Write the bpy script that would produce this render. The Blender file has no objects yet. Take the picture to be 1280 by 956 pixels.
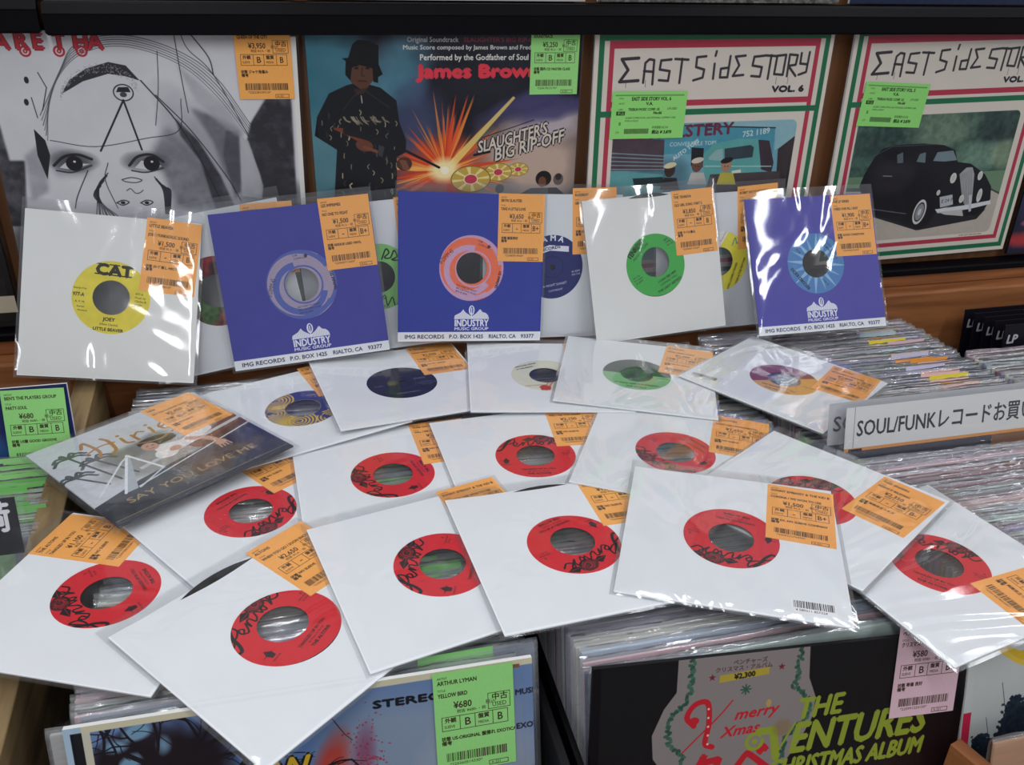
import bpy, bmesh, math, random
import numpy as np
from mathutils import Matrix, Vector

# ------------------------------------------------------------------ camera
SC = bpy.context.scene
COL = SC.collection
W0, H0 = 1280, 956
CAM = (1087.981303, 0.473795, 0.025356, -0.256497)          # focal px, pitch, roll, yaw
EYE = np.array([0, 0, 1.40])
def _rx(a): c, s = math.cos(a), math.sin(a); return np.array([[1, 0, 0], [0, c, -s], [0, s, c]])
def _ry(a): c, s = math.cos(a), math.sin(a); return np.array([[c, 0, s], [0, 1, 0], [-s, 0, c]])
def _rz(a): c, s = math.cos(a), math.sin(a); return np.array([[c, -s, 0], [s, c, 0], [0, 0, 1]])
def cam_matrix():
    f, pitch, roll, yaw = CAM
    M = _rz(yaw) @ _rx(-pitch)
    W = np.array([M[:, 0], -M[:, 2], M[:, 1]])
    c, s = math.cos(roll), math.sin(roll)
    return np.array([[c, -s, 0], [s, c, 0], [0, 0, 1]]) @ W
CR = cam_matrix()
cd = bpy.data.cameras.new('camera'); cam = bpy.data.objects.new('camera', cd); COL.objects.link(cam)
cd.sensor_fit = 'HORIZONTAL'; cd.sensor_width = 36.0; cd.lens = 36.0 * CAM[0] / W0
cd.clip_start = 0.02; cd.clip_end = 100
B = np.array([CR[0], -CR[1], -CR[2]]).T
mw = Matrix.Identity(4)
for i in range(3):
    for j in range(3): mw[i][j] = B[i][j]
    mw[i][3] = EYE[i]
cam.matrix_world = mw
SC.camera = cam

# ------------------------------------------------------------------ light
SC.view_settings.view_transform = 'Standard'
SC.view_settings.look = 'None'
SC.view_settings.gamma = 1.0
SC.view_settings.exposure = -0.58
SC.cycles.transparent_max_bounces = 48
SC.cycles.max_bounces = 10
wd = bpy.data.worlds.new('shop_ambient'); SC.world = wd; wd.use_nodes = True
wd.node_tree.nodes['Background'].inputs[0].default_value = (0.88, 0.92, 1.0, 1)
wd.node_tree.nodes['Background'].inputs[1].default_value = 0.47
def tube(x, y, z, sx, sy, power, col=(0.96, 0.98, 1.0)):
    l = bpy.data.lights.new('tube_light', 'AREA'); l.shape = 'RECTANGLE'; l.size = sx; l.size_y = sy
    l.energy = power; l.color = col
    o = bpy.data.objects.new('tube_light', l); COL.objects.link(o); o.location = (x, y, z)
    return o
# rows of fluorescent tubes on the shop ceiling, running away from the viewer
for x in (-2.3, -0.35, 1.6, 3.5):
    for y in (-2.2, -0.6, 1.0, 2.6, 4.2):
        tube(x, y, 2.75, 0.10, 1.25, 16 if y < 0 else 10)
tube(1.15, 1.75, 2.75, 0.10, 1.25, 9)  # extra light added for glare on the topmost creased sleeve
for x in (0.65, 2.3, 2.9):
    for y in (1.7, 3.0, 4.3, 5.6): tube(x, y, 2.75, 0.10, 1.25, 7.5)  # extra rows added so the right-hand film catches more glints

# ------------------------------------------------------------------ measured poses (x, y, z, spin, lean, yaw)
POSE = {
    'A1': [-0.20348, 0.97656, 1.03462, -0.15376, -0.18773, 0.02885],
    'A2': [0.00201, 0.98096, 1.03414, 0.06951, 0.00017, -0.02252],
    'A3': [0.20562, 0.99374, 1.03643, -0.07163, -0.00184, -0.00199],
    'A4': [0.44491, 0.98554, 1.02787, 0.05717, -0.10045, 0.00045],
    'A5': [0.66338, 0.96355, 1.02403, 0.02717, -0.27861, -0.07082],
    'B1': [-0.09311, 0.99227, 1.02867, 0.15827, -0.02101, -0.02529],
    'B2': [0.09346, 1.00205, 1.02968, 0.06182, 0.07169, -0.01114],
    'B3': [0.31098, 0.99986, 1.0291, -0.05343, 0.04681, 0.01157],
    'B4': [0.54286, 1.00097, 1.02124, 0.02279, 0.05922, -0.0042],
    'C1': [-0.0095, 0.8593, 0.93652, 0.27942, -0.00753, -0.0418],
    'C2': [0.10291, 0.88904, 0.94128, 0.14304, -0.02007, 0.0177],
    'C3': [0.26948, 0.87401, 0.94137, -0.17781, -0.00394, 0.01769],
    'C4': [0.37604, 0.85389, 0.94164, -0.39754, 0.00474, 0.02847],
    'C5': [0.54733, 0.8133, 0.93765, -0.98631, 0.00242, 0.03955],
    'D0': [-0.14519, 0.77727, 0.9481, 0.62012, -0.02779, -0.04169],
    'D1': [-0.16918, 0.59078, 0.93396, -5.1336, -0.00676, 0.00357],
    'D2': [-0.0615, 0.6785, 0.93444, 0.59801, -0.01088, 0.0107],
    'D3': [0.07001, 0.70999, 0.93541, 0.04838, -0.00879, 0.00022],
    'D4': [0.21252, 0.71009, 0.93818, 0.03554, -0.00343, -0.00672],
    'D5': [0.35152, 0.68421, 0.93974, -0.52366, -0.00443, 0.02124],
    'D6': [0.43799, 0.5735, 0.94463, -1.02582, -0.0121, -0.00243],
    'D7': [0.501, 0.47594, 0.93725, -1.36674, -0.001, 0.013],
    'E1': [-0.03298, 0.51786, 0.93753, 0.65929, 0.00317, 0.0022],
    'E2': [0.09245, 0.5618, 0.94, 0.2045, 0.00536, -0.00634],
    'E3': [0.20512, 0.561, 0.94253, 0.06738, -0.0069, 0.01348],
    'E4': [0.33655, 0.53415, 0.94736, -0.46073, 0.01623, -0.01801],
    'P1': [-0.14099, 1.02628, 1.14603, -0.02503, 0.08814, -0.00036],
    'P2': [0.18473, 1.02291, 1.14689, -0.00394, 0.08912, -0.00242],
    'P3': [0.51621, 1.02469, 1.1487, 0.0087, 0.08707, -0.00261],
    'P4': [0.86235, 1.02884, 1.15455, 0.01924, 0.09676, 0.00013],
    'Q1': [-0.01938, 0.41216, 0.78789, 0.0027, -0.06515, -0.02031],
    'Q2': [0.33305, 0.394, 0.76356, -0.04386, -0.06085, -0.03281],
}
HALF = 0.090
def frame(kind, q):
    base = {'ly': 0, 'st': math.radians(75), 'lp': math.radians(85), 'bn': math.radians(80)}[kind]
    if kind == 'ly': return _rx(q[4]) @ _ry(q[5]) @ _rz(q[3])
    return _rz(q[5]) @ _rx(base + q[4]) @ _rz(q[3])
def mat4(kind, q):
    R = frame(kind, q); M = Matrix.Identity(4)
    for i in range(3):
        for j in range(3): M[i][j] = R[i][j]
        M[i][3] = q[i]
    return M
def ray_to(px, py, n, d):
    ray = np.array([(px - W0 / 2) / CAM[0], (py - H0 / 2) / CAM[0], 1.0]) @ CR
    return EYE + (d - n @ EYE) / (n @ ray) * ray
def on_item(kind, q, px, py):
    """where a spot seen in the photograph lies on a measured cover, in mm from its centre"""
    R = frame(kind, q); n = R[:, 2]; c = np.array(q[:3])
    v = (ray_to(px, py, n, n @ c) - c) @ R
    return v[0] * 1000, v[1] * 1000
def at_y(px, py, y): return ray_to(px, py, np.array([0, 1.0, 0]), y)
def at_z(px, py, z): return ray_to(px, py, np.array([0, 0, 1.0]), z)
KIND = {'A': 'st', 'B': 'st', 'C': 'ly', 'D': 'ly', 'E': 'ly', 'P': 'lp', 'Q': 'bn'}
TILT = -0.006583; ZL = 0.941890
def top_z(y): return ZL - 0.014 + math.tan(TILT) * (y - 0.75)      # height of the record tops in the bins

# ------------------------------------------------------------------ scene helpers
def tag(o, label=None, cat=None, group=None, kind=None):
    if label: o['label'] = label
    if cat: o['category'] = cat
    if group: o['group'] = group
    if kind: o['kind'] = kind
    return o
def empty(name, M=None):
    o = bpy.data.objects.new(name, None); COL.objects.link(o); o.empty_display_size = 0.02
    if M is not None: o.matrix_world = M
    return o
def link(name, me, parent=None, M=None):
    o = bpy.data.objects.new(name, me); COL.objects.link(o)
    if parent is not None: o.parent = parent
    if M is not None: o.matrix_local = M
    return o
def T(x, y, z): return Matrix.Translation((x, y, z))
def RZ(a): return Matrix.Rotation(a, 4, 'Z')
def mesh(name, V, F, mats, uv=None, fm=None, smooth=False):
    me = bpy.data.meshes.new(name); me.from_pydata([tuple(map(float, v)) for v in V], [], F)
    for m in mats: me.materials.append(m)
    if fm is not None: me.polygons.foreach_set('material_index', fm)
    if uv is not None:
        ul = me.uv_layers.new(name='UVMap')
        co = np.zeros(len(me.loops) * 2, np.float32)
        vi = np.zeros(len(me.loops), np.int32); me.loops.foreach_get('vertex_index', vi)
        P = np.array(V, float)[vi]
        co[0::2] = P[:, 0] / uv[0] + 0.5; co[1::2] = P[:, 1] / uv[1] + 0.5
        ul.data.foreach_set('uv', co)
    if smooth: me.polygons.foreach_set('use_smooth', [True] * len(me.polygons))
    me.update(); return me
def box_vf(x0, x1, y0, y1, z0, z1):
    V = [(x0, y0, z0), (x1, y0, z0), (x1, y1, z0), (x0, y1, z0), (x0, y0, z1), (x1, y0, z1), (x1, y1, z1), (x0, y1, z1)]
    F = [(3, 2, 1, 0), (4, 5, 6, 7), (0, 1, 5, 4), (1, 2, 6, 5), (2, 3, 7, 6), (3, 0, 4, 7)]
    return V, F
def box(name, x0, x1, y0, y1, z0, z1, m, uv=None, bevel=0.0, mats=None, fm=None):
    V, F = box_vf(x0, x1, y0, y1, z0, z1)
    me = mesh(name, V, F, mats or [m], uv, fm)
    if bevel > 0:
        b = bmesh.new(); b.from_mesh(me)
        bmesh.ops.bevel(b, geom=list(b.edges), offset=bevel, segments=2, affect='EDGES', profile=0.5)
        b.to_mesh(me); b.free()
    return me
def wbox(name, x0, x1, y0, y1, z0, z1, m, parent=None, bevel=0.001):
    """a box part given in world metres"""
    c = Vector(((x0 + x1) / 2, (y0 + y1) / 2, (z0 + z1) / 2))
    me = box(name, x0 - c.x, x1 - c.x, y0 - c.y, y1 - c.y, z0 - c.z, z1 - c.z, m, bevel=bevel)
    o = link(name, me, parent)
    o.location = c - (parent.matrix_world.translation if parent is not None else Vector((0, 0, 0)))
    return o

# ------------------------------------------------------------------ materials
def s2l(c):
    return tuple(((v / 12.92) if v <= 0.04045 else ((v + 0.055) / 1.055) ** 2.4) for v in c)
def h(c): return tuple(int(c[i:i + 2], 16) / 255 for i in (0, 2, 4))
def nodes(name):
    m = bpy.data.materials.new(name); m.use_nodes = True
    nt = m.node_tree; b = nt.nodes['Principled BSDF']; return m, nt, b
def N(nt, t, **k):
    n = nt.nodes.new(t)
    for a, v in k.items():
        if isinstance(a, str) and hasattr(n, a): setattr(n, a, v)
    return n
def noise_bump(nt, b, scale, dist, detail=3, coord='Object'):
    tc = N(nt, 'ShaderNodeTexCoord'); no = N(nt, 'ShaderNodeTexNoise'); bu = N(nt, 'ShaderNodeBump')
    no.inputs['Scale'].default_value = scale; no.inputs['Detail'].default_value = detail
    bu.inputs['Strength'].default_value = 1; bu.inputs['Distance'].default_value = dist
    nt.links.new(tc.outputs[coord], no.inputs['Vector']); nt.links.new(no.outputs['Fac'], bu.inputs['Height'])
    nt.links.new(bu.outputs['Normal'], b.inputs['Normal']); return no
def plain(name, col, rough=0.6, spec=0.4, var=0.0, scale=40, bump=0.0, metal=0.0):
    m, nt, b = nodes(name)
    b.inputs['Roughness'].default_value = rough; b.inputs['Specular IOR Level'].default_value = spec
    b.inputs['Metallic'].default_value = metal
    c = s2l(h(col)); no = noise_bump(nt, b, scale, bump)
    r = N(nt, 'ShaderNodeValToRGB'); r.color_ramp.elements[0].position = 0.3; r.color_ramp.elements[1].position = 0.7
    r.color_ramp.elements[0].color = (*[v * (1 - var) for v in c], 1); r.color_ramp.elements[1].color = (*[min(1, v * (1 + var)) for v in c], 1)
    nt.links.new(no.outputs['Fac'], r.inputs['Fac']); nt.links.new(r.outputs['Color'], b.inputs['Base Color'])
    return m
def tinted(name, rough=0.55, spec=0.3, streak=0.0):
    """colour comes from each object's own colour, so alike pieces share one mesh"""
    m, nt, b = nodes(name); oi = N(nt, 'ShaderNodeObjectInfo')
    b.inputs['Roughness'].default_value = rough; b.inputs['Specular IOR Level'].default_value = spec
    tc = N(nt, 'ShaderNodeTexCoord'); mp = N(nt, 'ShaderNodeMapping'); mp.inputs['Scale'].default_value = (18, 260, 260)
    no = N(nt, 'ShaderNodeTexNoise'); no.inputs['Scale'].default_value = 1; no.inputs['Detail'].default_value = 3
    mx = N(nt, 'ShaderNodeMix', data_type='RGBA', blend_type='MULTIPLY'); mx.inputs[0].default_value = streak
    nt.links.new(tc.outputs['Object'], mp.inputs['Vector']); nt.links.new(mp.outputs['Vector'], no.inputs['Vector'])
    nt.links.new(oi.outputs['Color'], mx.inputs[6]); nt.links.new(no.outputs['Fac'], mx.inputs[7])
    nt.links.new(mx.outputs[2], b.inputs['Base Color']); return m
def wood(name, c0, c1, axis='Y', rough=0.5, scale=7, stretch=14):
    m, nt, b = nodes(name); b.inputs['Roughness'].default_value = rough; b.inputs['Specular IOR Level'].default_value = 0.35
    tc = N(nt, 'ShaderNodeTexCoord'); mp = N(nt, 'ShaderNodeMapping')
    s = [stretch * scale] * 3; s['XYZ'.index(axis)] = scale
    mp.inputs['Scale'].default_value = s
    no = N(nt, 'ShaderNodeTexNoise'); no.inputs['Scale'].default_value = 1; no.inputs['Detail'].default_value = 6; no.inputs['Distortion'].default_value = 0.6
    r = N(nt, 'ShaderNodeValToRGB'); r.color_ramp.elements[0].position = 0.32; r.color_ramp.elements[1].position = 0.68
    r.color_ramp.elements[0].color = (*s2l(h(c0)), 1); r.color_ramp.elements[1].color = (*s2l(h(c1)), 1)
    bu = N(nt, 'ShaderNodeBump'); bu.inputs['Distance'].default_value = 0.0003
    nt.links.new(tc.outputs['Object'], mp.inputs['Vector']); nt.links.new(mp.outputs['Vector'], no.inputs['Vector'])
    nt.links.new(no.outputs['Fac'], r.inputs['Fac']); nt.links.new(r.outputs['Color'], b.inputs['Base Color'])
    nt.links.new(no.outputs['Fac'], bu.inputs['Height']); nt.links.new(bu.outputs['Normal'], b.inputs['Normal']); return m
def film(name, scale, dist, rough=0.06, haze=0.04, gain=1.0, stretch=(1, 1, 1), clear=0.96):
    """clear polypropylene: see-through, mirror glints on its creases"""
    m = bpy.data.materials.new(name); m.use_nodes = True; nt = m.node_tree; nt.nodes.clear()
    out = N(nt, 'ShaderNodeOutputMaterial'); tr = N(nt, 'ShaderNodeBsdfTransparent'); gl = N(nt, 'ShaderNodeBsdfGlossy')
    df = N(nt, 'ShaderNodeBsdfDiffuse'); df.inputs['Color'].default_value = (0.85, 0.88, 0.92, 1)
    tr.inputs['Color'].default_value = (clear, clear + 0.003, clear + 0.006, 1)
    gl.inputs['Roughness'].default_value = rough; gl.inputs['Color'].default_value = (1, 1, 1, 1)
    fr = N(nt, 'ShaderNodeFresnel'); fr.inputs['IOR'].default_value = 1.5
    ge = N(nt, 'ShaderNodeNewGeometry'); mr = N(nt, 'ShaderNodeMapRange'); mr.inputs['To Min'].default_value = 1.5; mr.inputs['To Max'].default_value = 1 / 1.5
    nt.links.new(ge.outputs['Backfacing'], mr.inputs['Value']); nt.links.new(mr.outputs['Result'], fr.inputs['IOR'])   # thin sheet: same mirror on both faces
    mu = N(nt, 'ShaderNodeMath', operation='MULTIPLY', use_clamp=True); mu.inputs[1].default_value = gain
    tc = N(nt, 'ShaderNodeTexCoord'); oi = N(nt, 'ShaderNodeObjectInfo'); mp = N(nt, 'ShaderNodeMapping')
    mp.inputs['Scale'].default_value = stretch
    ad = N(nt, 'ShaderNodeVectorMath', operation='ADD'); ml = N(nt, 'ShaderNodeVectorMath', operation='SCALE'); ml.inputs['Scale'].default_value = 37.0
    no = N(nt, 'ShaderNodeTexNoise'); no.inputs['Scale'].default_value = scale; no.inputs['Detail'].default_value = 2.0; no.inputs['Distortion'].default_value = 0.8
    bu = N(nt, 'ShaderNodeBump'); bu.inputs['Distance'].default_value = dist; bu.inputs['Strength'].default_value = 1
    nt.links.new(tc.outputs['Object'], mp.inputs['Vector']); nt.links.new(mp.outputs['Vector'], ad.inputs[0])
    nt.links.new(oi.outputs['Location'], ml.inputs[0]); nt.links.new(ml.outputs['Vector'], ad.inputs[1])
    nt.links.new(ad.outputs['Vector'], no.inputs['Vector']); nt.links.new(no.outputs['Fac'], bu.inputs['Height'])
    nt.links.new(bu.outputs['Normal'], gl.inputs['Normal']); nt.links.new(bu.outputs['Normal'], fr.inputs['Normal'])
    a = N(nt, 'ShaderNodeMixShader'); a.inputs[0].default_value = haze
    c = N(nt, 'ShaderNodeMixShader')
    nt.links.new(tr.outputs[0], a.inputs[1]); nt.links.new(df.outputs[0], a.inputs[2])
    nt.links.new(fr.outputs[0], mu.inputs[0]); nt.links.new(mu.outputs[0], c.inputs[0])
    nt.links.new(a.outputs[0], c.inputs[1]); nt.links.new(gl.outputs[0], c.inputs[2])
    nt.links.new(c.outputs[0], out.inputs['Surface']); return m
M_WHITE = plain('white_paper', 'E9EBEE', 0.7, 0.25, 0.015, 22, 0.0004)
M_IVORY = plain('ivory_paper', 'E6E6E3', 0.7, 0.25, 0.015, 22, 0.0004)
M_GREYWHITE = plain('grey_white_paper', 'DDDFE3', 0.7, 0.25, 0.02, 22, 0.0004)
M_VINYL = plain('black_vinyl', '0B0B0D', 0.22, 0.6, 0.1, 60, 0.0)
M_FILM = film('clear_sleeve_film', 15, 0.0022, 0.10, 0.015, 1.0)
M_FILM_CREASED = film('creased_sleeve_film', 11, 0.0046, 0.07, 0.02, 1.3, (1, 0.55, 1))
M_FILM_LOOSE = film('loose_sleeve_film', 13, 0.0120, 0.09, 0.03, 1.9, (1, 0.45, 1))
M_FILM_EDGE = film('crinkled_film_edge', 40, 0.006, 0.12, 0.12, 2.2, (0.22, 1, 1), 0.985)
M_FILM_FLAT = film('smooth_cover_film', 8, 0.0012, 0.08, 0.003, 0.35, clear=0.985)
M_TINT = tinted('printed_card', 0.55, 0.3, 0.25)
M_TINT_TAG = tinted('sticker_paper', 0.6, 0.3, 0.12)
M_BLACKPLASTIC = plain('black_plastic', '07060B', 0.45, 0.12, 0.1, 12, 0.0002)
M_BLACKBOARD = plain('black_board', '0D0B10', 0.7, 0.3, 0.15, 12, 0.0003)
M_WOODLIGHT = wood('worn_light_oak', '6E5A3C', 'A98F66', 'Y', 0.6, 5, 10)
M_WOODORANGE = wood('orange_brown_veneer', '7C4A2A', 'A86C40', 'X', 0.5, 4, 12)
M_WOODBROWN = wood('dark_brown_veneer', '6B4428', '8A5C38', 'Z', 0.55, 4, 10)
M_ACRYLIC = film('clear_acrylic', 3, 0.0001, 0.05, 0.012, 0.6, clear=0.985)

# ------------------------------------------------------------------ a small painter for flat print
_glyphs = {}
def glyph_edges(s):
    if s not in _glyphs:
        c = bpy.data.curves.new('t', 'FONT'); c.body = s; c.resolution_u = 2
        o = bpy.data.objects.new('t', c); me = bpy.data.meshes.new_from_object(o)
        V = np.array([v.co[:2] for v in me.vertices]) if len(me.vertices) else np.zeros((0, 2))
        cnt = {}
        for p in me.polygons:
            for k in p.edge_keys: cnt[k] = cnt.get(k, 0) + 1
        E = np.array([k for k, n in cnt.items() if n == 1], int).reshape(-1, 2)
        r = np.concatenate([V[E[:, 0]], V[E[:, 1]]], 1) if len(E) else np.zeros((0, 4))
        bpy.data.objects.remove(o); bpy.data.curves.remove(c); bpy.data.meshes.remove(me)
        w = (r[:, [0, 2]].max() if len(r) else 0)
        _glyphs[s] = (r, w)
    return _glyphs[s]
class Canvas:
    def __init__(s, w, hh, pp, bg):
        s.w, s.h, s.pp = w, hh, pp; s.W, s.H = int(w * pp), int(hh * pp)
        s.a = np.ones((s.H, s.W, 3), np.float32) * np.array(h(bg), np.float32)
    def px(s, P):
        P = np.asarray(P, float).reshape(-1, 2); return np.stack([(P[:, 0] + s.w / 2) * s.pp, (P[:, 1] + s.h / 2) * s.pp], 1)
    def cover(s, E):
        """anti-aliased even-odd coverage of an edge soup E (x0,y0,x1,y1 in pixels)"""
        if len(E) == 0: return None
        ix0 = max(0, int(math.floor(E[:, [0, 2]].min()))); ix1 = min(s.W, int(math.ceil(E[:, [0, 2]].max())) + 1)
        iy0 = max(0, int(math.floor(E[:, [1, 3]].min()))); iy1 = min(s.H, int(math.ceil(E[:, [1, 3]].max())) + 1)
        if ix1 <= ix0 or iy1 <= iy0: return None
        SS = 3; M = np.zeros((iy1 - iy0, ix1 - ix0), np.float32); I = np.arange(ix0, ix1)[None, :]
        lo, hi = np.minimum(E[:, 1], E[:, 3]), np.maximum(E[:, 1], E[:, 3]); dy = E[:, 3] - E[:, 1]
        dy = np.where(abs(dy) < 1e-9, 1e-9, dy)
        for r in range(iy0, iy1):
            near = (lo < r + 1) & (hi > r)
            if not near.any(): continue
            e = E[near]; l2, h2, d2 = lo[near], hi[near], dy[near]
            for k in range(SS):
                y = r + (k + 0.5) / SS; m = (l2 <= y) & (h2 > y)
                if not m.any(): continue
                xs = np.sort(e[m, 0] + (y - e[m, 1]) / d2[m] * (e[m, 2] - e[m, 0]))
                if len(xs) % 2: xs = xs[:-1]
                sg = np.where(np.arange(len(xs)) % 2 == 0, -1.0, 1.0)
                M[r - iy0] += (sg[:, None] * np.clip(xs[:, None] - I, 0, 1)).sum(0) / SS
        return M, ix0, iy0
    def lay(s, mk, col, al=1.0):
        if mk is None: return
        M, x, y = mk; M = np.clip(M, 0, 1)[..., None] * al; c = np.array(h(col) if isinstance(col, str) else col, np.float32)
        v = s.a[y:y + M.shape[0], x:x + M.shape[1]]; v[:] = v * (1 - M) + c * M
    def poly(s, P, col, al=1.0):
        p = s.px(P); s.lay(s.cover(np.concatenate([p, np.roll(p, -1, 0)], 1)), col, al)
    def rect(s, x0, y0, x1, y1, col, al=1.0): s.poly([(x0, y0), (x1, y0), (x1, y1), (x0, y1)], col, al)
    def ell(s, x, y, rx, ry, col, al=1.0, rot=0, a0=0, a1=360):
        t = np.radians(np.linspace(a0, a1, 49)); c, q = math.cos(math.radians(rot)), math.sin(math.radians(rot))
        X, Y = rx * np.cos(t), ry * np.sin(t); s.poly(np.stack([x + X * c - Y * q, y + X * q + Y * c], 1), col, al)
    def ring(s, x, y, r0, r1, col, al=1.0, a0=0, a1=360):
        t = np.radians(np.linspace(a0, a1, 73)); o = np.stack([x + r1 * np.cos(t), y + r1 * np.sin(t)], 1)
        i = np.stack([x + r0 * np.cos(t[::-1]), y + r0 * np.sin(t[::-1])], 1); s.poly(np.concatenate([o, i]), col, al)
    def line(s, P, w, col, al=1.0, taper=None):
        P = np.asarray(P, float); n = len(P); acc = None
        lo = s.px([P.min(0) - w])[0]; hi = s.px([P.max(0) + w])[0]
        x0, y0 = max(0, int(lo[0])), max(0, int(lo[1])); x1, y1 = min(s.W, int(hi[0]) + 2), min(s.H, int(hi[1]) + 2)
        if x1 <= x0 or y1 <= y0: return
        Y, X = np.mgrid[y0:y1, x0:x1]; X = (X + 0.5) / s.pp - s.w / 2; Y = (Y + 0.5) / s.pp - s.h / 2
        M = np.zeros(X.shape, np.float32)
        for i in range(n - 1):
            a, b = P[i], P[i + 1]; d = b - a; L = d @ d
            wa = w if taper is None else w * (taper[0] + (taper[1] - taper[0]) * i / max(1, n - 2))
            t = np.clip(((X - a[0]) * d[0] + (Y - a[1]) * d[1]) / (L + 1e-9), 0, 1)
            D = np.hypot(X - a[0] - t * d[0], Y - a[1] - t * d[1])
            M = np.maximum(M, np.clip((wa / 2 - D) * s.pp + 0.5, 0, 1))
        s.lay((M, x0, y0), col, al)
    def curve(s, P, w, col, al=1.0, taper=None):
        P = np.asarray(P, float); Q = np.concatenate([[2 * P[0] - P[1]], P, [2 * P[-1] - P[-2]]]); o = []
        for i in range(1, len(Q) - 2):
            for t in np.linspace(0, 1, 7)[:-1]:
                a, b, c, d = Q[i - 1], Q[i], Q[i + 1], Q[i + 2]
                o.append(0.5 * ((2 * b) + (-a + c) * t + (2 * a - 5 * b + 4 * c - d) * t * t + (-a + 3 * b - 3 * c + d) * t ** 3))
        o.append(P[-1]); s.line(o, w, col, al, taper)
    def text(s, t, x, y, size, col, rot=0, align='l', sx=1.0, shear=0.0, bold=0.0, al=1.0, width=None):
        """size = capital height in mm, (x, y) = baseline"""
        E, w = glyph_edges(t)
        if len(E) == 0: return
        k = size / 0.69; ky = k
        if width: sx = width / (w * k)
        A = E.copy(); off = {'l': 0, 'c': w / 2, 'r': w}[align]
        A[:, [0, 2]] -= off
        c, q = math.cos(math.radians(rot)), math.sin(math.radians(rot))
        mk = None
        for bx, by in ([(0, 0)] if bold == 0 else [(-bold, 0), (bold, 0), (0, -bold), (0, bold)]):
            X = A[:, [0, 2]] * k * sx + A[:, [1, 3]] * k * shear + bx; Y = A[:, [1, 3]] * ky + by
            U = x + X * c - Y * q; V = y + X * q + Y * c
            s.lay(s.cover(np.stack([(U[:, 0] + s.w / 2) * s.pp, (V[:, 0] + s.h / 2) * s.pp, (U[:, 1] + s.w / 2) * s.pp, (V[:, 1] + s.h / 2) * s.pp], 1)), col, al)
    def blob(s, x, y, rx, ry, col, al=1.0, rot=0, seed=0, rag=0.5):
        """soft airbrushed patch with a ragged outline"""
        Y, X = np.mgrid[0:s.H, 0:s.W]; X = (X + 0.5) / s.pp - s.w / 2 - x; Y = (Y + 0.5) / s.pp - s.h / 2 - y
        c, q = math.cos(math.radians(rot)), math.sin(math.radians(rot))
        U = (X * c + Y * q) / rx; V = (-X * q + Y * c) / ry
        D = U * U + V * V + (s.noise(seed, 6) - 0.5) * rag * 2
        M = np.clip(1.2 - D, 0, 1) * al; s.a[:] = s.a * (1 - M[..., None]) + np.array(h(col), np.float32) * M[..., None]
    def wash(s, P, col, al=1.0, soft=4, seed=0, rag=0.35):
        """ink wash: a filled outline with a feathered, mottled edge"""
        K = np.zeros((s.H, s.W), np.float32); p = s.px(P); mk = s.cover(np.concatenate([p, np.roll(p, -1, 0)], 1))
        if mk is None: return
        K[mk[2]:mk[2] + mk[0].shape[0], mk[1]:mk[1] + mk[0].shape[1]] = mk[0]; r = max(1, int(soft * s.pp / 2))
        for ax in (0, 1):
            for _ in range(2):
                q = np.pad(K, [(r, r) if a == ax else (0, 0) for a in (0, 1)], mode='edge').cumsum(ax); n = K.shape[ax]
                K = (np.take(q, range(2 * r, 2 * r + n), ax) - np.take(q, range(0, n), ax)) / (2 * r)
        K = np.clip(K * (1 + rag * 2 * (s.noise(seed, 14) - 0.5)) , 0, 1) * al
        K = K * (0.8 + 0.4 * s.noise(seed + 1, 40)); K = np.clip(K, 0, 1)[..., None]; s.a[:] = s.a * (1 - K) + np.array(h(col), np.float32) * K
    def noise(s, seed, n, oct=4):
        r = np.random.RandomState(seed); o = np.zeros((s.H, s.W), np.float32); amp = 1; tot = 0
        for k in range(oct):
            m = n * 2 ** k + 2; g = r.rand(m, m); yy = np.linspace(0, m - 1.001, s.H); xx = np.linspace(0, m - 1.001, s.W)
            y0 = yy.astype(int); x0 = xx.astype(int); fy = (yy - y0)[:, None]; fx = (xx - x0)[None, :]
            fy = fy * fy * (3 - 2 * fy); fx = fx * fx * (3 - 2 * fx)
            o += amp * ((g[y0][:, x0] * (1 - fy) + g[y0 + 1][:, x0] * fy) * (1 - fx) + (g[y0][:, x0 + 1] * (1 - fy) + g[y0 + 1][:, x0 + 1] * fy) * fx)
            tot += amp; amp *= 0.5
        return o / tot
    def grain(s, amt, seed=0, n=40): s.a[:] = np.clip(s.a + ((s.noise(seed, n) - 0.5) * 2 * amt)[..., None], 0, 1)
    def image(s, name):
        im = bpy.data.images.new(name, s.W, s.H); px = np.ones((s.H, s.W, 4), np.float32); px[..., :3] = np.clip(s.a, 0, 1)
        im.pixels.foreach_set(px.ravel()); im.update(); im.pack(); return im
def print_mat(name, cv, rough=0.5, spec=0.25):
    m, nt, b = nodes(name); im = N(nt, 'ShaderNodeTexImage'); im.image = cv.image(name); im.extension = 'EXTEND'
    b.inputs['Roughness'].default_value = rough; b.inputs['Specular IOR Level'].default_value = spec
    nt.links.new(im.outputs['Color'], b.inputs['Base Color']); noise_bump(nt, b, 60, 0.00008); return m

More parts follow.
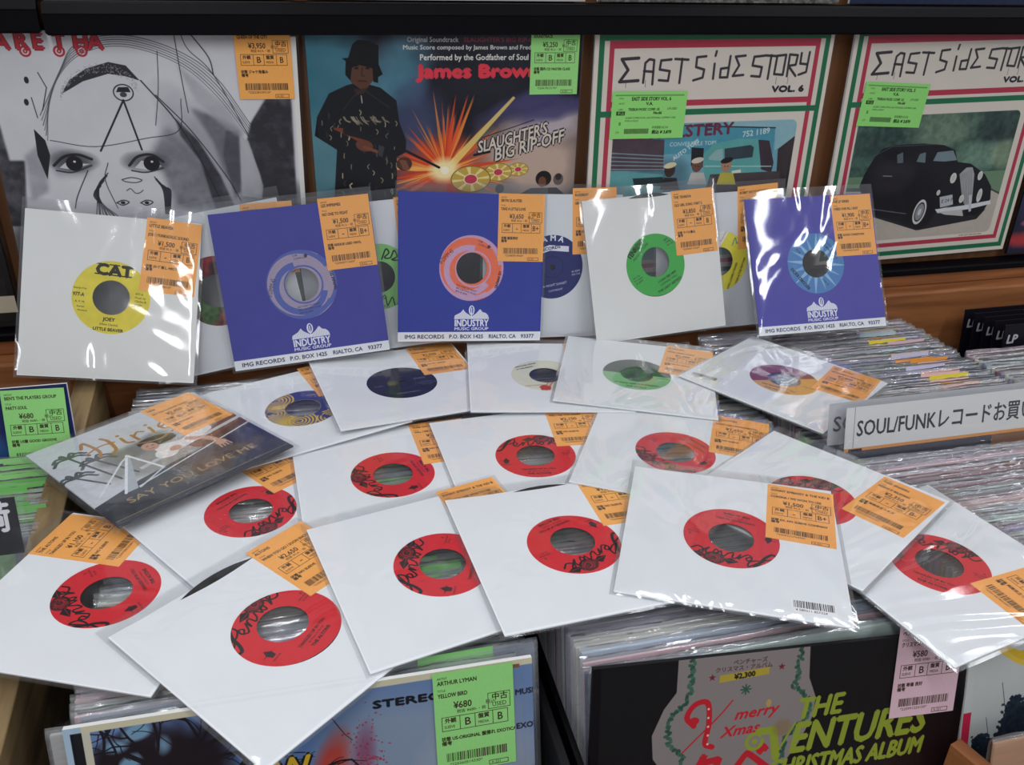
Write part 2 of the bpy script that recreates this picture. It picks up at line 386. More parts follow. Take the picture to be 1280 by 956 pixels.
# ------------------------------------------------------------------ price stickers
TAGCOL = {'orange': 'FAB05C', 'green': '98DC82', 'pink': 'E2BEC8'}
def tag_canvas(col, artist, title, price, s1, s2, note, seed, w=58, hh=82):
    c = Canvas(w, hh, 5, TAGCOL[col]); k = '3A2A20'; r = random.Random(seed)
    c.text('ARTIST', -26, 35.5, 1.6, k); c.text(artist, -26, 31, 3.2, k, sx=0.82, bold=0.1)
    c.text('TITLE', -26, 25.8, 1.6, k); c.text(title, -26, 21, 3.2, k, sx=0.72, bold=0.1)
    c.text('¥' + price, -15, 11.2, 5.2, k, sx=0.85, bold=0.12); c.text('税込', 8, 11.2, 2.6, k)
    c.text('税抜 ¥' + price[:3] + '-・税', -13, 7.4, 2.2, k)
    def frame_(x0, y0, x1, y1):
        for a in ((x0, y0, x1, y0), (x1, y0, x1, y1), (x1, y1, x0, y1), (x0, y1, x0, y0)): c.line([a[:2], a[2:]], 0.45, k)
    frame_(10, 6.5, 26, 19); c.text('中古', 12.5, 13.6, 4.2, k, bold=0.1); c.text('USED', 12.8, 8, 3.4, k, sx=0.9)
    frame_(-24, -6, 24, 5)
    for x in (-11, 0, 13): c.line([(x, -6), (x, 5)], 0.45, k)
    c.text('外観', -22, 0.6, 2.9, k, bold=0.12); c.text('SLEEVE', -22.5, -4, 2.2, k, sx=0.8)
    c.text('盤質', 2.2, 0.6, 2.9, k, bold=0.12); c.text('MEDIA', 2, -4, 2.2, k, sx=0.85)
    c.text(s1, -5.6, -3.4, 6, k, align='c', bold=0.1); c.text(s2, 18.2, -3.4, 6, k, align='c', sx=0.85, bold=0.1)
    c.text('状態 ' + note, -25, -14, 2.6, k, sx=0.9, bold=0.12); c.text('備考', -25, -17.6, 2.6, k, bold=0.12)
    x = -22.0
    while x < 22:
        b = r.choice((0.35, 0.35, 0.7, 0.9)); c.rect(x, -31.5, x + b, -24.5, k); x += b + r.choice((0.35, 0.5, 0.8))
    c.text('*220' + str(r.randint(10 ** 7, 10 ** 8 - 1)) + '0*', -20, -35, 2.2, k, sx=1.1)
    frame_(9, -39.5, 23, -36.2); c.text('A-221', 10.5, -38.9, 2, k)
    c.grain(0.012, seed); return c
_tagmats = {}
def tag_mat(key, *a, **k):
    if key not in _tagmats: _tagmats[key] = print_mat('sticker_print_' + key, tag_canvas(*a, **k), 0.55)
    return _tagmats[key]
TAGS = {
 'A1': ('orange', 'LITTLE BEAVER', 'JOEY / FUNKADELIC SOUND', '1,500', '-', 'B', 'ｽﾘｰﾌﾞ無し MFC FUNKADE'),
 'A2': ('orange', 'LES IMPRIMES', 'NO ONE TO FIGHT', '1,500', '-', 'B+', 'REISSUE USED VINYL'),
 'A3': ('orange', 'BRYN SLAUTER', 'TAKE A LITTLE LOVE', '3,650', '-', 'B+', '盤面良好'),
 'A4': ('orange', 'THE TENREVA', 'OLD GIRL SONG / PART 2', '3,850', '-', 'B', 'ラベル書込'),
 'A5': ('orange', 'THE LP SERIES', 'I NEED OUR PILL / EASY', '1,900', '-', 'B+', 'GOOD CONDITION'),
 'B1': ('orange', 'VARIOUS', 'SOUL LEAVES', '2,350', '-', 'B', 'ラベル'),
 'B3': ('orange', 'RUDEBOY', 'GIRL I WANT', '2,100', '-', 'B', 'NO SLEEVE'),
 'B4': ('orange', 'BOBBY HO TO YOUNG', 'LONG LONELY ROAD', '3,200', '-', 'B', 'PROMO'),
 'C2': ('orange', 'EL MICHELS', 'DEARS GREEN / PARTS', '1,500', '-', 'B', 'NO PIC SLEEVE'),
 'C5': ('orange', 'BIG CANYON', 'WE SHARED A NEW LOVE', '1,800', '-', 'B+', 'NO SLEEVE'),
 'D0': ('orange', 'HIRIE', 'SAY YOU LOVE ME / SUGAR', '2,450', 'B+', 'B+', 'PIC SLEEVE'),
 'D1': ('orange', 'THE ALTONS', 'TANGLED UP IN YOU', '1,100', '-', 'B', 'NO SLEEVE'),
 'D3': ('orange', 'THEE SACRED SOULS', 'WILL I SEE YOU AGAIN', '2,100', '-', 'B', 'NO SLEEVE'),
 'D6': ('orange', 'THEE SINSEERS', 'SEEING IS BELIEVING', '2,350', '-', 'B-', '両面目立つキズ'),
 'E1': ('orange', 'ALTONS', 'WHEN YOU GO / SOON ENOUGH', '2,650', '-', 'B', 'NO SLEEVE'),
 'E3': ('orange', 'COQUETTES', 'SORRY LIES / INSTRUMENTAL', '1,650', '-', 'B', 'NO SLEEVE'),
 'E4': ('orange', 'SONNY EMBASSY & THE KID B', 'CORSINA / WE WON TO USE', '1,500', '-', 'B+', 'EX. NO SLEEVE COMPANY'),
 'P1': ('orange', 'FRANKLIN', 'QUEEN OF THE CITY', '3,950', 'B', 'B', 'ジャケ角傷み'),
 'P2': ('green', "SLAUGHTER'S BIGRIPOFF", 'SOUNDTRACK', '5,250', 'B', 'B', '国内 CD MASTER CLASS'),
 'Q1': ('green', 'ARTHUR LYMAN', 'YELLOW BIRD', '680', 'B', 'B', 'US-ORIGINAL 盤擦れ EXOTICA'),
 'Q2': ('pink', 'ベンチャーズ', 'クリスマス・アルバム', '580', 'B', 'B', '帯傷 良好'),
 'G1': ('green', "BEN'S THE PLAYERS GROUP", 'PARTY-SOUL', '680', 'B', 'B', 'US盤 GOOD GROOVE'),
 'G2': ('green', 'テン・イヤーズ・アフター', 'クリックルウッド', '780', 'B', 'B', '国内盤'),
}
for a, b in (('B2', 'B1'), ('C1', 'C2'), ('C3', 'B4'), ('C4', 'C2'), ('D2', 'D1'), ('D4', 'D3'), ('D5', 'E3'), ('D7', 'D6'), ('E2', 'E4')): TAGS[a] = TAGS[b]
def tagm(n):
    t = TAGS[n]; key = t[1] + t[3]
    return tag_mat(key, *t, seed=len(t[1]) * 7 + len(t[2]))

# ------------------------------------------------------------------ record labels, 88 mm discs
def lab(bg): return Canvas(90, 90, 5, bg)
def rose(c, x, y, s, k):
    c.ell(x, y, 8 * s, 6.5 * s, k, 0.6)
    for r_, a in ((7, 0.9), (5.2, 0.9), (3.4, 1), (1.8, 1)):
        c.ring(x + 0.4 * s, y, (r_ - 0.8) * s, r_ * s * 0.92, 'C02C38' if r_ != 1.8 else k, a, 20 * r_, 20 * r_ + 290)
    for a in range(0, 360, 60):
        q = math.radians(a); c.ring(x + 4.5 * s * math.cos(q), y + 3.8 * s * math.sin(q), 2.2 * s, 2.8 * s, k, 1, a - 90, a + 90)
    for d in (-1, 1):
        c.poly([(x + d * 6 * s, y - 1 * s), (x + d * 11 * s, y + 3.2 * s), (x + d * 18 * s, y - 1.5 * s), (x + d * 11.5 * s, y - 4.2 * s)], k)
        c.line([(x + d * 7 * s, y - 1 * s), (x + d * 16 * s, y - 1.4 * s)], 0.4, 'B02530')
def penrose():
    c = lab('D42430'); k = '1A1014'
    rose(c, 9, 32, 1.12, k)
    # sweeping script capital with a running hand after it
    c.curve([(-24, 32), (-27, 26), (-30.5, 17), (-35, 11), (-39, 12)], 2.7, k)
    c.curve([(-33, 30), (-38, 25), (-37, 18), (-30, 21), (-24, 28), (-19, 33), (-19, 27), (-25, 23), (-30, 23)], 1.6, k)
    c.curve([(-20, 20), (-16, 23), (-18, 26), (-20.5, 22), (-17, 18), (-13, 22), (-10, 26), (-11, 20), (-8, 26), (-5, 26), (-5, 20), (-1, 22)], 1.5, k)
    c.curve([(-1, 22), (2, 27), (4, 25), (5, 21), (8, 26), (11, 25), (9, 20), (7, 24), (13, 26)], 1.4, k)
    c.curve([(13, 26), (16, 28), (17, 24), (15, 20), (19, 24), (22, 27), (20, 29), (19, 24), (24, 21), (29, 25)], 1.6, k)
    c.text('R', 33, 5, 2.6, k); c.text('PRR-45046', 26, 1.8, 1.7, k); c.text('℗ 2022', 27, -1, 1.5, k)
    c.line([(-36, -8), (-26, -8)], 0.5, k); c.poly([(-33, -8), (-30, -3), (-27, -8), (-28, -13), (-32, -13)], k, 0.85); c.text('PENROSE', -35, -16, 1.5, k)
    c.text("TANGLED UP IN YOU", 0, -26, 2.5, k, align='c', sx=0.95, bold=0.1); c.text('(B. Flores, A. Ponce)', 0, -29.2, 1.6, k, align='c')
    c.text('THE ALTONS', 0, -34, 2.7, k, align='c', bold=0.15)
    for a in range(-60, 61, 4): c.text('i', 42 * math.sin(math.radians(a)), -42 * math.cos(math.radians(a)), 0.9, '8C1A24', rot=a)
    c.grain(0.015, 3); return c
def lab_cat():
    c = lab('E4D23A'); k = '15120A'; c.text('CAT', 0, 24.5, 11.5, k, align='c', sx=1.15, bold=1.0)
    for x in (-14, 0, 13): c.line([(x - 5, 24.8), (x + 5, 24.8)], 1.3, k); c.line([(x - 5, 36), (x + 5, 36)], 1.3, k)
    c.text('Sherlyn Pub.', -39, 6, 1.9, k); c.text('977-A', -39, -2, 4, k, sx=0.8, bold=0.15); c.text('R. P. M.', -36, -9, 2.2, k)
    c.text('Stereo', -34, -14, 2, k); c.text('Monaural', -33, -18, 1.8, k)
    for i, t in enumerate(('977-A', 'Prod. by', 'Clarke &', 'Bright')): c.text(t, 24, 6 - 4 * i, 2.3, k)
    c.text('JOEY', 0, -26, 3.8, k, align='c', bold=0.2); c.text('(Nate Clarke)', 0, -31, 2.3, k, align='c'); c.text('LITTLE BEAVER', 0, -37, 3.2, k, align='c', bold=0.15)
    c.grain(0.04, 5, 14); return c
def lab_orbit(bg, arc, k):
    c = lab(bg); c.ring(-3, 0, 36, 41, arc, 1, 30, 330); c.ring(-2, -4, 24, 31, arc, 1, 100, 350); c.ring(4, 2, 33, 38, arc, 1, -150, 60)
    c.ring(2, 0, 20.5, 22.5, arc); c.ring(0, 0, 43, 44, arc)
    c.poly([(3 * math.cos(math.radians(90 + 36 * i)) * (1 if i % 2 == 0 else 0.42) + 8, 3 * math.sin(math.radians(90 + 36 * i)) * (1 if i % 2 == 0 else 0.42) + 33) for i in range(10)], k)
    c.text('B·DIMM·45', -36, -12, 5.5, k, rot=70, sx=0.6, al=0.8); c.text('LES IMPRIMES', 33, 12, 3.2, k, rot=-80, sx=0.8, bold=0.15)
    c.text('CLMN-228', -6, 29, 2.2, k, rot=5); c.text('2:58', -7, 33, 2.2, k)
    for i, t in enumerate(('NO ONE TO FIGHT', 'BIG CROWN MUSIC', 'BMI 45 RPM')): c.text(t, -8 + i, -27 - 3.6 * i, 2.1, k, rot=6)
    c.grain(0.02, 8); return c
def lab_green(bg='3FAE4A'):
    c = lab(bg); k = '10200F'; c.ring(0, 0, 43.2, 45, '2A8A38')
    c.text('TENREVA', -14, 25, 6.5, k, sx=0.75, bold=0.4, align='c', rot=20); c.text('PRODUCTIONS', -10, 20, 3.2, k, sx=0.9, align='c', rot=20)
    for i, t in enumerate(('BMI', 'TIME 3:04', 'TP-101')): c.text(t, 24, 16 - 4 * i, 2.6, k)
    for i, t in enumerate(('Arr. by', 'H. Lewis', '45 RPM')): c.text(t, -37, -4 - 4 * i, 2.4, k)
    c.text('I CAN SEE HIM', 4, -26, 3, k, align='c', bold=0.1); c.text('LOVING YOU', 4, -31, 3, k, align='c'); c.text('THE LADY ARTISTS', 2, -37, 3, k, align='c', bold=0.1)
    c.grain(0.02, 4); return c
def lab_star():
    c = lab('4E83BE'); n = 16
    for i in range(n):
        a = 2 * math.pi * i / n; r1 = 44 if i % 2 == 0 else 38; d = 0.13
        c.poly([(16 * math.cos(a - d * 1.3), 16 * math.sin(a - d * 1.3)), (r1 * math.cos(a), r1 * math.sin(a)), (16 * math.cos(a + d * 1.3), 16 * math.sin(a + d * 1.3))], '93BEE0' if i % 2 == 0 else '7FB0D8')
    k = '16233A'; c.text('RECORD KICKS', 0, 29, 4, k, align='c', bold=0.3, sx=0.9); c.text('45 RPM', -33, 6, 2.6, k); c.text('RK45', 24, 6, 2.6, k)
    c.text('I NEED OUR PILL', 0, -28, 2.8, k, align='c', bold=0.1); c.text('EASY WAYS', 0, -33, 2.8, k, align='c'); return c
def lab_pama():
    c = lab('232A6B'); k = 'E6E8F0'
    for ch, a in zip('PAMA', (27, 9, -9, -27)):
        c.text(ch, 33 * math.sin(math.radians(-a)), 33 * math.cos(math.radians(a)), 7, k, rot=a, align='c', bold=0.35)
    c.poly([(-24, 24), (-23, 17), (0, 21), (24, 15), (25, 22), (0, 28)], k); c.text('RECORDS', 0, 22, 3.6, '232A6B', align='c', bold=0.2, sx=1.2)
    c.text('45 RPM', 24, -12, 2.5, k); c.text('PM 710', 24, -16, 2.5, k); c.text('SIDE A', -36, -12, 2.5, k)
    c.text('A NIGHT SUNSET', 0, -24, 2.8, k, align='c'); c.text('COPYRIGHT', 0, -31, 2.4, k, align='c'); c.ring(0, 0, 13.5, 14.3, '101440'); c.grain(0.02, 3); return c
def lab_leafy():
    c = lab('8E2430'); c.blob(-16, -10, 22, 34, '3E6B3C', 0.9, 20, 3, 0.8); c.blob(12, 24, 26, 10, '2A1416', 0.9, 10, 5, 0.9); c.blob(20, -30, 26, 10, 'C23642', 0.9, 0, 7, 0.7)
    c.grain(0.12, 9, 20); c.text('SIDE B', -34, 2, 2.6, 'E8D8C0'); c.text('45', 28, 2, 4, 'E8D8C0'); return c
def lab_sage():
    c = lab('8CCB78'); k = '1F3A22'
    c.curve([(2, 22), (6, 34), (10, 30), (5, 24), (12, 24), (16, 33), (20, 26), (14, 22), (22, 22), (27, 28)], 1.8, k)
    c.text('45 RPM', 22, 10, 2.5, k); c.text('SG-301', -34, 6, 2.5, k)
    c.curve([(2, -30), (8, -22), (12, -34), (17, -24), (22, -34), (28, -24)], 1.4, k); c.text('SOUL SIDE', 0, -27, 3, k, align='c', bold=0.2); c.text('THE SAGE TRIO', 0, -37, 2.8, k, align='c'); c.grain(0.02, 4); return c
def lab_yellow():
    c = lab('EFE34A'); k = '22222A'; c.poly([(-45, 2), (-8, 8), (6, 28), (16, 45), (-45, 45)], 'EDEAE6'); c.text('B', -22, 24, 12, '3A4A8C', align='c', bold=0.8)
    c.text('Promotional', 2, 26, 2.2, 'A84A4A', rot=60); c.curve([(18, 20), (22, 30), (25, 22), (29, 30), (32, 20), (38, 16)], 1.2, '3A8FB0')
    c.text('LONG LONELY ROAD', 20, -22, 3, k, align='c', rot=70, bold=0.1, sx=0.9); c.text('VALDON & THE RHYTHM', 31, -18, 3, k, align='c', rot=70, bold=0.1, sx=0.85); c.grain(0.02, 5); return c
def lab_swirl():
    c = lab('24307E'); g = 'D6B23E'
    for x, y, n in ((-20, 30, 5), (-30, 2, 6), (-12, -26, 5), (20, -34, 4)):
        for i in range(n): c.ring(x, y, 2.5 + i * 3.6, 4.5 + i * 3.6, g, 1, 200 - 30 * i, 470 + 10 * i)
    c.ell(-33, 2, 2, 1.5, g); c.blob(-25, -22, 16, 12, g, 0.8, 30, 4, 0.8)
    c.poly([(4, 45), (10, 16), (24, 2), (30, -14), (45, -10), (45, 45)], '24307E'); c.text('COME WHAT MAY', 26, 20, 3, g, align='c', rot=-20, sx=0.8); c.text('& THE UNION', 30, 14, 2.6, g, align='c', rot=-20)
    for i in range(5): c.ring(0, 0, 18.5, 19.4, g)
    c.grain(0.03, 2); return c
def lab_black():
    c = lab('121329'); g = '8E8FA8'; c.ring(0, 0, 15.5, 16.3, '3C3D55'); c.ring(0, 0, 40, 40.5, '2C2D44')
    c.blob(-9, 2, 8, 9, 'A89A4A', 0.7, 20, 6, 1.2); c.text('DEARS', 22, 4, 3.2, g, align='c'); c.text('45 RPM', -28, -4, 2.4, g, align='c')  # yellow glint beside the centre is painted into the label colour
    for i, t in enumerate(('PUBLISHED BY', 'STORM OF SOUND', 'DAP-1084')): c.text(t, 27, -6 - 3.4 * i, 1.8, g, align='c')
    c.text('GREEN PARTS', 0, -28, 3, g, align='c'); return c
def lab_cream():
    c = lab('DDDCC8'); k = '2E3038'
    for d, q in ((0, 'B5443A'), (3, 'D99A78'), (5, 'B5443A')): c.line([(-10 + d, -45), (30 + d, 45)], 1.3, q)
    c.text('HURRICANE LEWIS', -24, 24, 2.8, k, align='c', rot=25, bold=0.15); c.text('& THE BREAK', -22, 18, 2.6, k, align='c', rot=25, bold=0.15)
    c.poly([(-4, -24), (4, -30), (2, -38), (-8, -38), (-10, -30)], 'C04038'); c.text('OLD TOWN', -26, -30, 3.2, '9A3A34', rot=10, sx=0.8); c.grain(0.02, 4); return c
def lab_twotone(bg, top, k, a0, t1, t2):
    c = lab(bg); c.ell(0, 0, 45, 45, top, 1, a0, 0, 180); c.ring(0, 0, 17.5, 18.3, k, 0.5)
    c.text('TK-1042', -38, 4, 2.5, k); c.text('BMI', -36, 8.5, 2.5, k); c.text('45 R.P.M.', 23, -6, 2.5, k)
    c.text(t1, 0, -27, 3.4, k, align='c', bold=0.15, sx=0.95); c.text(t2, 0, -34, 3, k, align='c', bold=0.1); c.grain(0.03, 6); return c
LABELS = {'penrose': penrose, 'A1': lab_cat, 'A2': lambda: lab_orbit('A89AB2', '5563B0', '22223C'), 'A3': lambda: lab_orbit('EE7350', 'C9A2C4', '2A1A24'),
 'A4': lab_green, 'A5': lab_star, 'B1': lab_leafy, 'B2': lab_sage, 'B3': lab_pama, 'B4': lab_yellow, 'C1': lab_swirl, 'C2': lab_black, 'C3': lab_cream,
 'C4': lambda: lab_twotone('86BC86', '26382E', '1C2A1E', 0, 'IT WAS ONLY A DREAM', 'THE JEWELS'), 'C5': lambda: lab_twotone('D9A34C', '7E2038', '5A2418', 40, 'WE SHARED IT ALL', 'THE MELLOWS')}
_lm = {}
def label_mat(k):
    if k not in _lm: _lm[k] = print_mat('label_print_' + k, LABELS[k](), 0.45)
    return _lm[k]

# ------------------------------------------------------------------ blue company sleeve print
def company_sleeve(col):
    c = Canvas(180, 180, 5, col); c.rect(-90, -90, 90, -78.5, 'ECEDF2'); w = 'ECEDF5'
    for t, x, wd in (('IMG RECORDS', -82, 49), ('P.O. BOX 1425', -27, 43), ('RIALTO, CA', 23, 35), ('93377', 64.5, 17)):
        c.text(t, x, -86.6, 4.6, '4A4A66', width=wd, bold=0.22)
    c.text('INDUSTRY', 1, -71.5, 8.2, w, align='c', width=43, bold=0.35); c.text('MUSIC GROUP', 1, -76.3, 3.4, w, align='c', width=43, bold=0.15)
    top = [(-21, -62), (-20, -58), (-16, -56), (-13, -54.5), (-9.5, -50.5), (-7, -54), (-4, -56), (1, -59), (6, -56), (9, -53), (11.5, -50), (15, -54), (19, -55), (22, -58), (23, -62)]
    c.poly(top + [(23, -62.5), (-21, -62.5)], w)
    for i in range(22): c.line([(-20.5 + i * 2, -62), (-20.5 + i * 2, -50)], 0.35, col, 0.55)
    c.ell(1, -52, 4.3, 6.8, col); c.ell(1, -51.6, 3.6, 6, w); c.ell(1.2, -51.4, 1.9, 4.6, col); c.line([(1, -49), (1, -62)], 1.2, w)
    c.grain(0.012, 2, 12); return c
_sm = {}
def sleeve_mat(col):
    if col not in _sm: _sm[col] = print_mat('company_sleeve_print_' + col, company_sleeve(col), 0.42)
    return _sm[col]

# ------------------------------------------------------------------ meshes for a seven-inch record in its sleeves
def outline(half, n, notch):
    P = []
    for i in range(n): P.append((-half + 2 * half * i / n, -half))
    for i in range(n): P.append((half, -half + 2 * half * i / n))
    for i in range(n):
        x = half - 2 * half * i / n; P.append((x, half - (notch * math.cos(x / half * math.pi / 2) ** 2 if notch else 0)))
    for i in range(n): P.append((-half, half - 2 * half * i / n))
    return P
def paper_mesh(name, half, r, notch, mats, two=True):
    """folded paper sleeve: two sheets with a round die-cut hole, closed on three sides"""
    n = 14; m = 4 * n; V = []; F = []; fm = []
    O = outline(half, n, notch); Ob = outline(half, n, 0)
    def ring(z, back):
        b = len(V); oo = Ob if back else O
        for x, y in oo: V.append((x, y, z))
        for x, y in oo:
            a = math.atan2(y, x); V.append((r * math.cos(a), r * math.sin(a), z))
        return b
    a0, a1 = ring(0.00000, True), ring(0.00018, True); b0, b1 = ring(0.00098, False), ring(0.00116, False)
    for lo, hi in ((a0, a1), (b0, b1)):
        for i in range(m):
            j = (i + 1) % m
            F += [(hi + i, hi + j, hi + m + j, hi + m + i), (lo + j, lo + i, lo + m + i, lo + m + j), (lo + i, lo + j, hi + j, hi + i), (lo + m + j, lo + m + i, hi + m + i, hi + m + j)]
    for i in list(range(0, 2 * n)) + list(range(3 * n, 4 * n)):
        j = (i + 1) % m; F.append((a1 + i, a1 + j, b0 + j, b0 + i))
    return mesh(name, V, F, mats, (2 * half, 2 * half))
def annulus(name, r0, r1, z0, z1, mats, n=64, uv=None):
    V = []; F = []
    for k in range(n):
        a = 2 * math.pi * k / n; c, s = math.cos(a), math.sin(a)
        V += [(r0 * c, r0 * s, z0), (r1 * c, r1 * s, z0), (r1 * c, r1 * s, z1), (r0 * c, r0 * s, z1)]
    for k in range(n):
        a, b = 4 * k, 4 * ((k + 1) % n)
        F += [(a + 3, a + 2, b + 2, b + 3), (a + 1, a, b, b + 1), (a + 2, a + 1, b + 1, b + 2), (a, a + 3, b + 3, b)]
    return mesh(name, V, F, mats, uv)
def film_mesh(name, x0, x1, y0, y1, z, amp, seed, mat, n=30, back=-0.00025):
    """front and back film joined at the welded sides; the front sheet is slack"""
    r = np.random.RandomState(seed); ph = r.rand(6, 3) * 7; V = []; F = []
    def hgt(x, y):
        t = 0
        for i in range(6): t += math.sin(ph[i][0] + x * (30 + 22 * i) * math.cos(ph[i][1]) + y * (30 + 22 * i) * math.sin(ph[i][1])) / (i + 1.5)
        e = min(1, min(x - x0, x1 - x) / 0.012) * min(1, min(y - y0, y1 - y + 0.01) / 0.012)
        return z + amp * (0.5 + 0.25 * t) * max(0, e)
    for j in range(n + 1):
        for i in range(n + 1):
            x = x0 + (x1 - x0) * i / n; y = y0 + (y1 - y0) * j / n
            k = min(i, n - i, j); zz = hgt(x, y) if k > 0 else (z + back) / 2 + (0.0001 if j < n else 0)
            V.append((x, y, zz))
    for j in range(n):
        for i in range(n):
            a = j * (n + 1) + i; F.append((a, a + 1, a + n + 2, a + n + 1))
    b = len(V); V += [(x0, y0, back), (x1, y0, back), (x1, y1, back), (x0, y1, back)]; F.append((b + 3, b + 2, b + 1, b))
    return mesh(name, V, F, [mat], smooth=True)
PAPER = {}
def paper(mat, notch=0):
    k = (mat.name, notch)
    if k not in PAPER: PAPER[k] = paper_mesh('paper_sleeve', HALF, 0.0402, notch, [mat])
    return PAPER[k]
DISC = annulus('record_disc', 0.0191, 0.0875, 0.00026, 0.00086, [M_VINYL]); DISC_SMALL = annulus('record_disc', 0.0036, 0.0875, 0.00026, 0.00086, [M_VINYL])
LABMESH = {}
def label_mesh(k, hole):
    if (k, hole) not in LABMESH: LABMESH[(k, hole)] = annulus('label', hole, 0.0435, 0.00087, 0.00092, [label_mat(k)], uv=(0.090, 0.090))
    return LABMESH[(k, hole)]
FILMS = [film_mesh('plastic_sleeve', -0.0935, 0.0935, -0.0925, 0.1025, 0.00128, 0.00032, i, M_FILM) for i in range(3)]
FILML = [film_mesh('plastic_sleeve', -0.0935, 0.0935, -0.0925, 0.1025, 0.00128, 0.0006, 19 + i, M_FILM_LOOSE, 36) for i in range(3)]
FILMC = [film_mesh('plastic_sleeve', -0.0935, 0.0935, -0.0925, 0.1025, 0.00128, 0.0006, 9 + i, M_FILM_CREASED, 36) for i in range(3)]
TAGMESH = {}
def tag_mesh(n, w=0.058, hh=0.082):
    k = (TAGS[n][1], w)
    if k not in TAGMESH: TAGMESH[k] = box('price_tag', -w / 2, w / 2, -hh / 2, hh / 2, 0, 0.00009, tagm(n), (w, hh))
    return TAGMESH[k]
def barcode_mat():
    c = Canvas(34, 14, 5, 'F0F0F2'); r = random.Random(4); x = -15.0
    while x < 15:
        b = r.choice((0.4, 0.7, 1.0)); c.rect(x, -2, x + b, 6, '17171A'); x += b + r.choice((0.4, 0.6, 0.9))
    c.text('4 580211 857324', -14, -5.6, 2.3, '17171A'); return print_mat('barcode_print', c)
M_BAR = barcode_mat(); BAR = box('barcode_sticker', -0.017, 0.017, -0.007, 0.007, 0, 0.00008, M_BAR, (0.034, 0.014))

G45 = 'seven-inch singles spread over the record bins'; GST = 'seven-inch singles propped up in a row'
def single(key, label, group, sleeve, lab_key, rot=0, hole=0.0191, notch=0, creased=False, tagpos=(0.0592, 0.0495), tagrot=0, up=0.0, film_i=0, cat='record'):
    q = POSE[key]; root = empty('single_record', mat4(KIND[key[0]], q)); tag(root, label, cat, group)
    link('paper_sleeve', paper(sleeve, notch), root)
    d = link('record_disc', DISC if hole > 0.01 else DISC_SMALL, root, T(0, up, 0)); link('label', label_mesh(lab_key, hole), d, RZ(math.radians(rot)))
    link('price_tag', tag_mesh(key), root, T(tagpos[0], tagpos[1], 0.00118) @ RZ(math.radians(tagrot)))
    link('plastic_sleeve', ((FILML if KIND[key[0]] == 'ly' else FILMC) if creased else FILMS)[film_i % 3], root)
    return root
BLUE, VIOLET = sleeve_mat('2B3A9E'), sleeve_mat('4A44A8')
single('A1', 'upright white-sleeved single with a yellow CAT label, leftmost of the propped row', GST, M_IVORY, 'A1', -3, creased=True, film_i=0, tagrot=-3.5)
single('A2', 'blue industry sleeve single with mauve ringed label and see-through centre', GST, sleeve_mat('3B3C9C'), 'A2', -2, creased=True, film_i=1, tagpos=(0.0605, 0.0535), tagrot=0)
single('A3', 'deep blue industry sleeve single with an orange ringed label', GST, BLUE, 'A3', -25, creased=False, film_i=2, tagpos=(0.0610, 0.0500))
single('A4', 'cream-sleeved upright single with a bright green label and black lettering', GST, M_IVORY, 'A4', 25, creased=True, film_i=2, notch=0.004, up=0.004)
single('A5', 'violet blue industry sleeve single with a light blue starburst label', GST, VIOLET, 'A5', 128, creased=True, film_i=0, tagpos=(0.0600, 0.0480))
single('B1', 'half hidden upright single with red and green leafy label, behind the CAT one', GST, M_GREYWHITE, 'B1', 0, creased=False, tagpos=(0.072, 0.046), tagrot=-7)
single('B2', 'half hidden upright single with pale green label between two blue sleeves', GST, M_GREYWHITE, 'B2', -10, tagpos=(0.0570, 0.051), film_i=1)
single('B3', 'half hidden upright single with navy PAMA label and a small centre hole', GST, M_GREYWHITE, 'B3', 10, hole=0.0036, tagpos=(0.0535, 0.0575), tagrot=2, film_i=2)
single('B4', 'half hidden upright single with yellow and white label beside the green-label one', GST, M_GREYWHITE, 'B4', 0, tagpos=(0.0540, 0.0560), tagrot=2)
single('C1', 'lying single with navy label covered in gold swirls, beside the picture sleeve', G45, M_WHITE, 'C1', 0, film_i=1, tagpos=(0.053, 0.056))
single('C2', 'lying single with an all black label and small centre, below the first blue sleeves', G45, M_WHITE, 'C2', 0, hole=0.0036, film_i=2, tagpos=(0.0590, 0.0510))
single('C3', 'lying single with cream label crossed by red stripes, partly under the pale green one', G45, M_WHITE, 'C3', 0, film_i=0)
single('C4', 'lying single with pale green label, dark on top, in the back row', G45, M_WHITE, 'C4', 0, film_i=1, creased=True, tagrot=-8)
r5 = single('C5', 'lying single with gold and maroon label at the right end of the back row', G45, M_WHITE, 'C5', 12, film_i=2, creased=True, tagpos=(0.0570, 0.0480), tagrot=6)
link('barcode_sticker', BAR, r5, T(-0.068, -0.070, 0.00118) @ RZ(math.radians(12)))
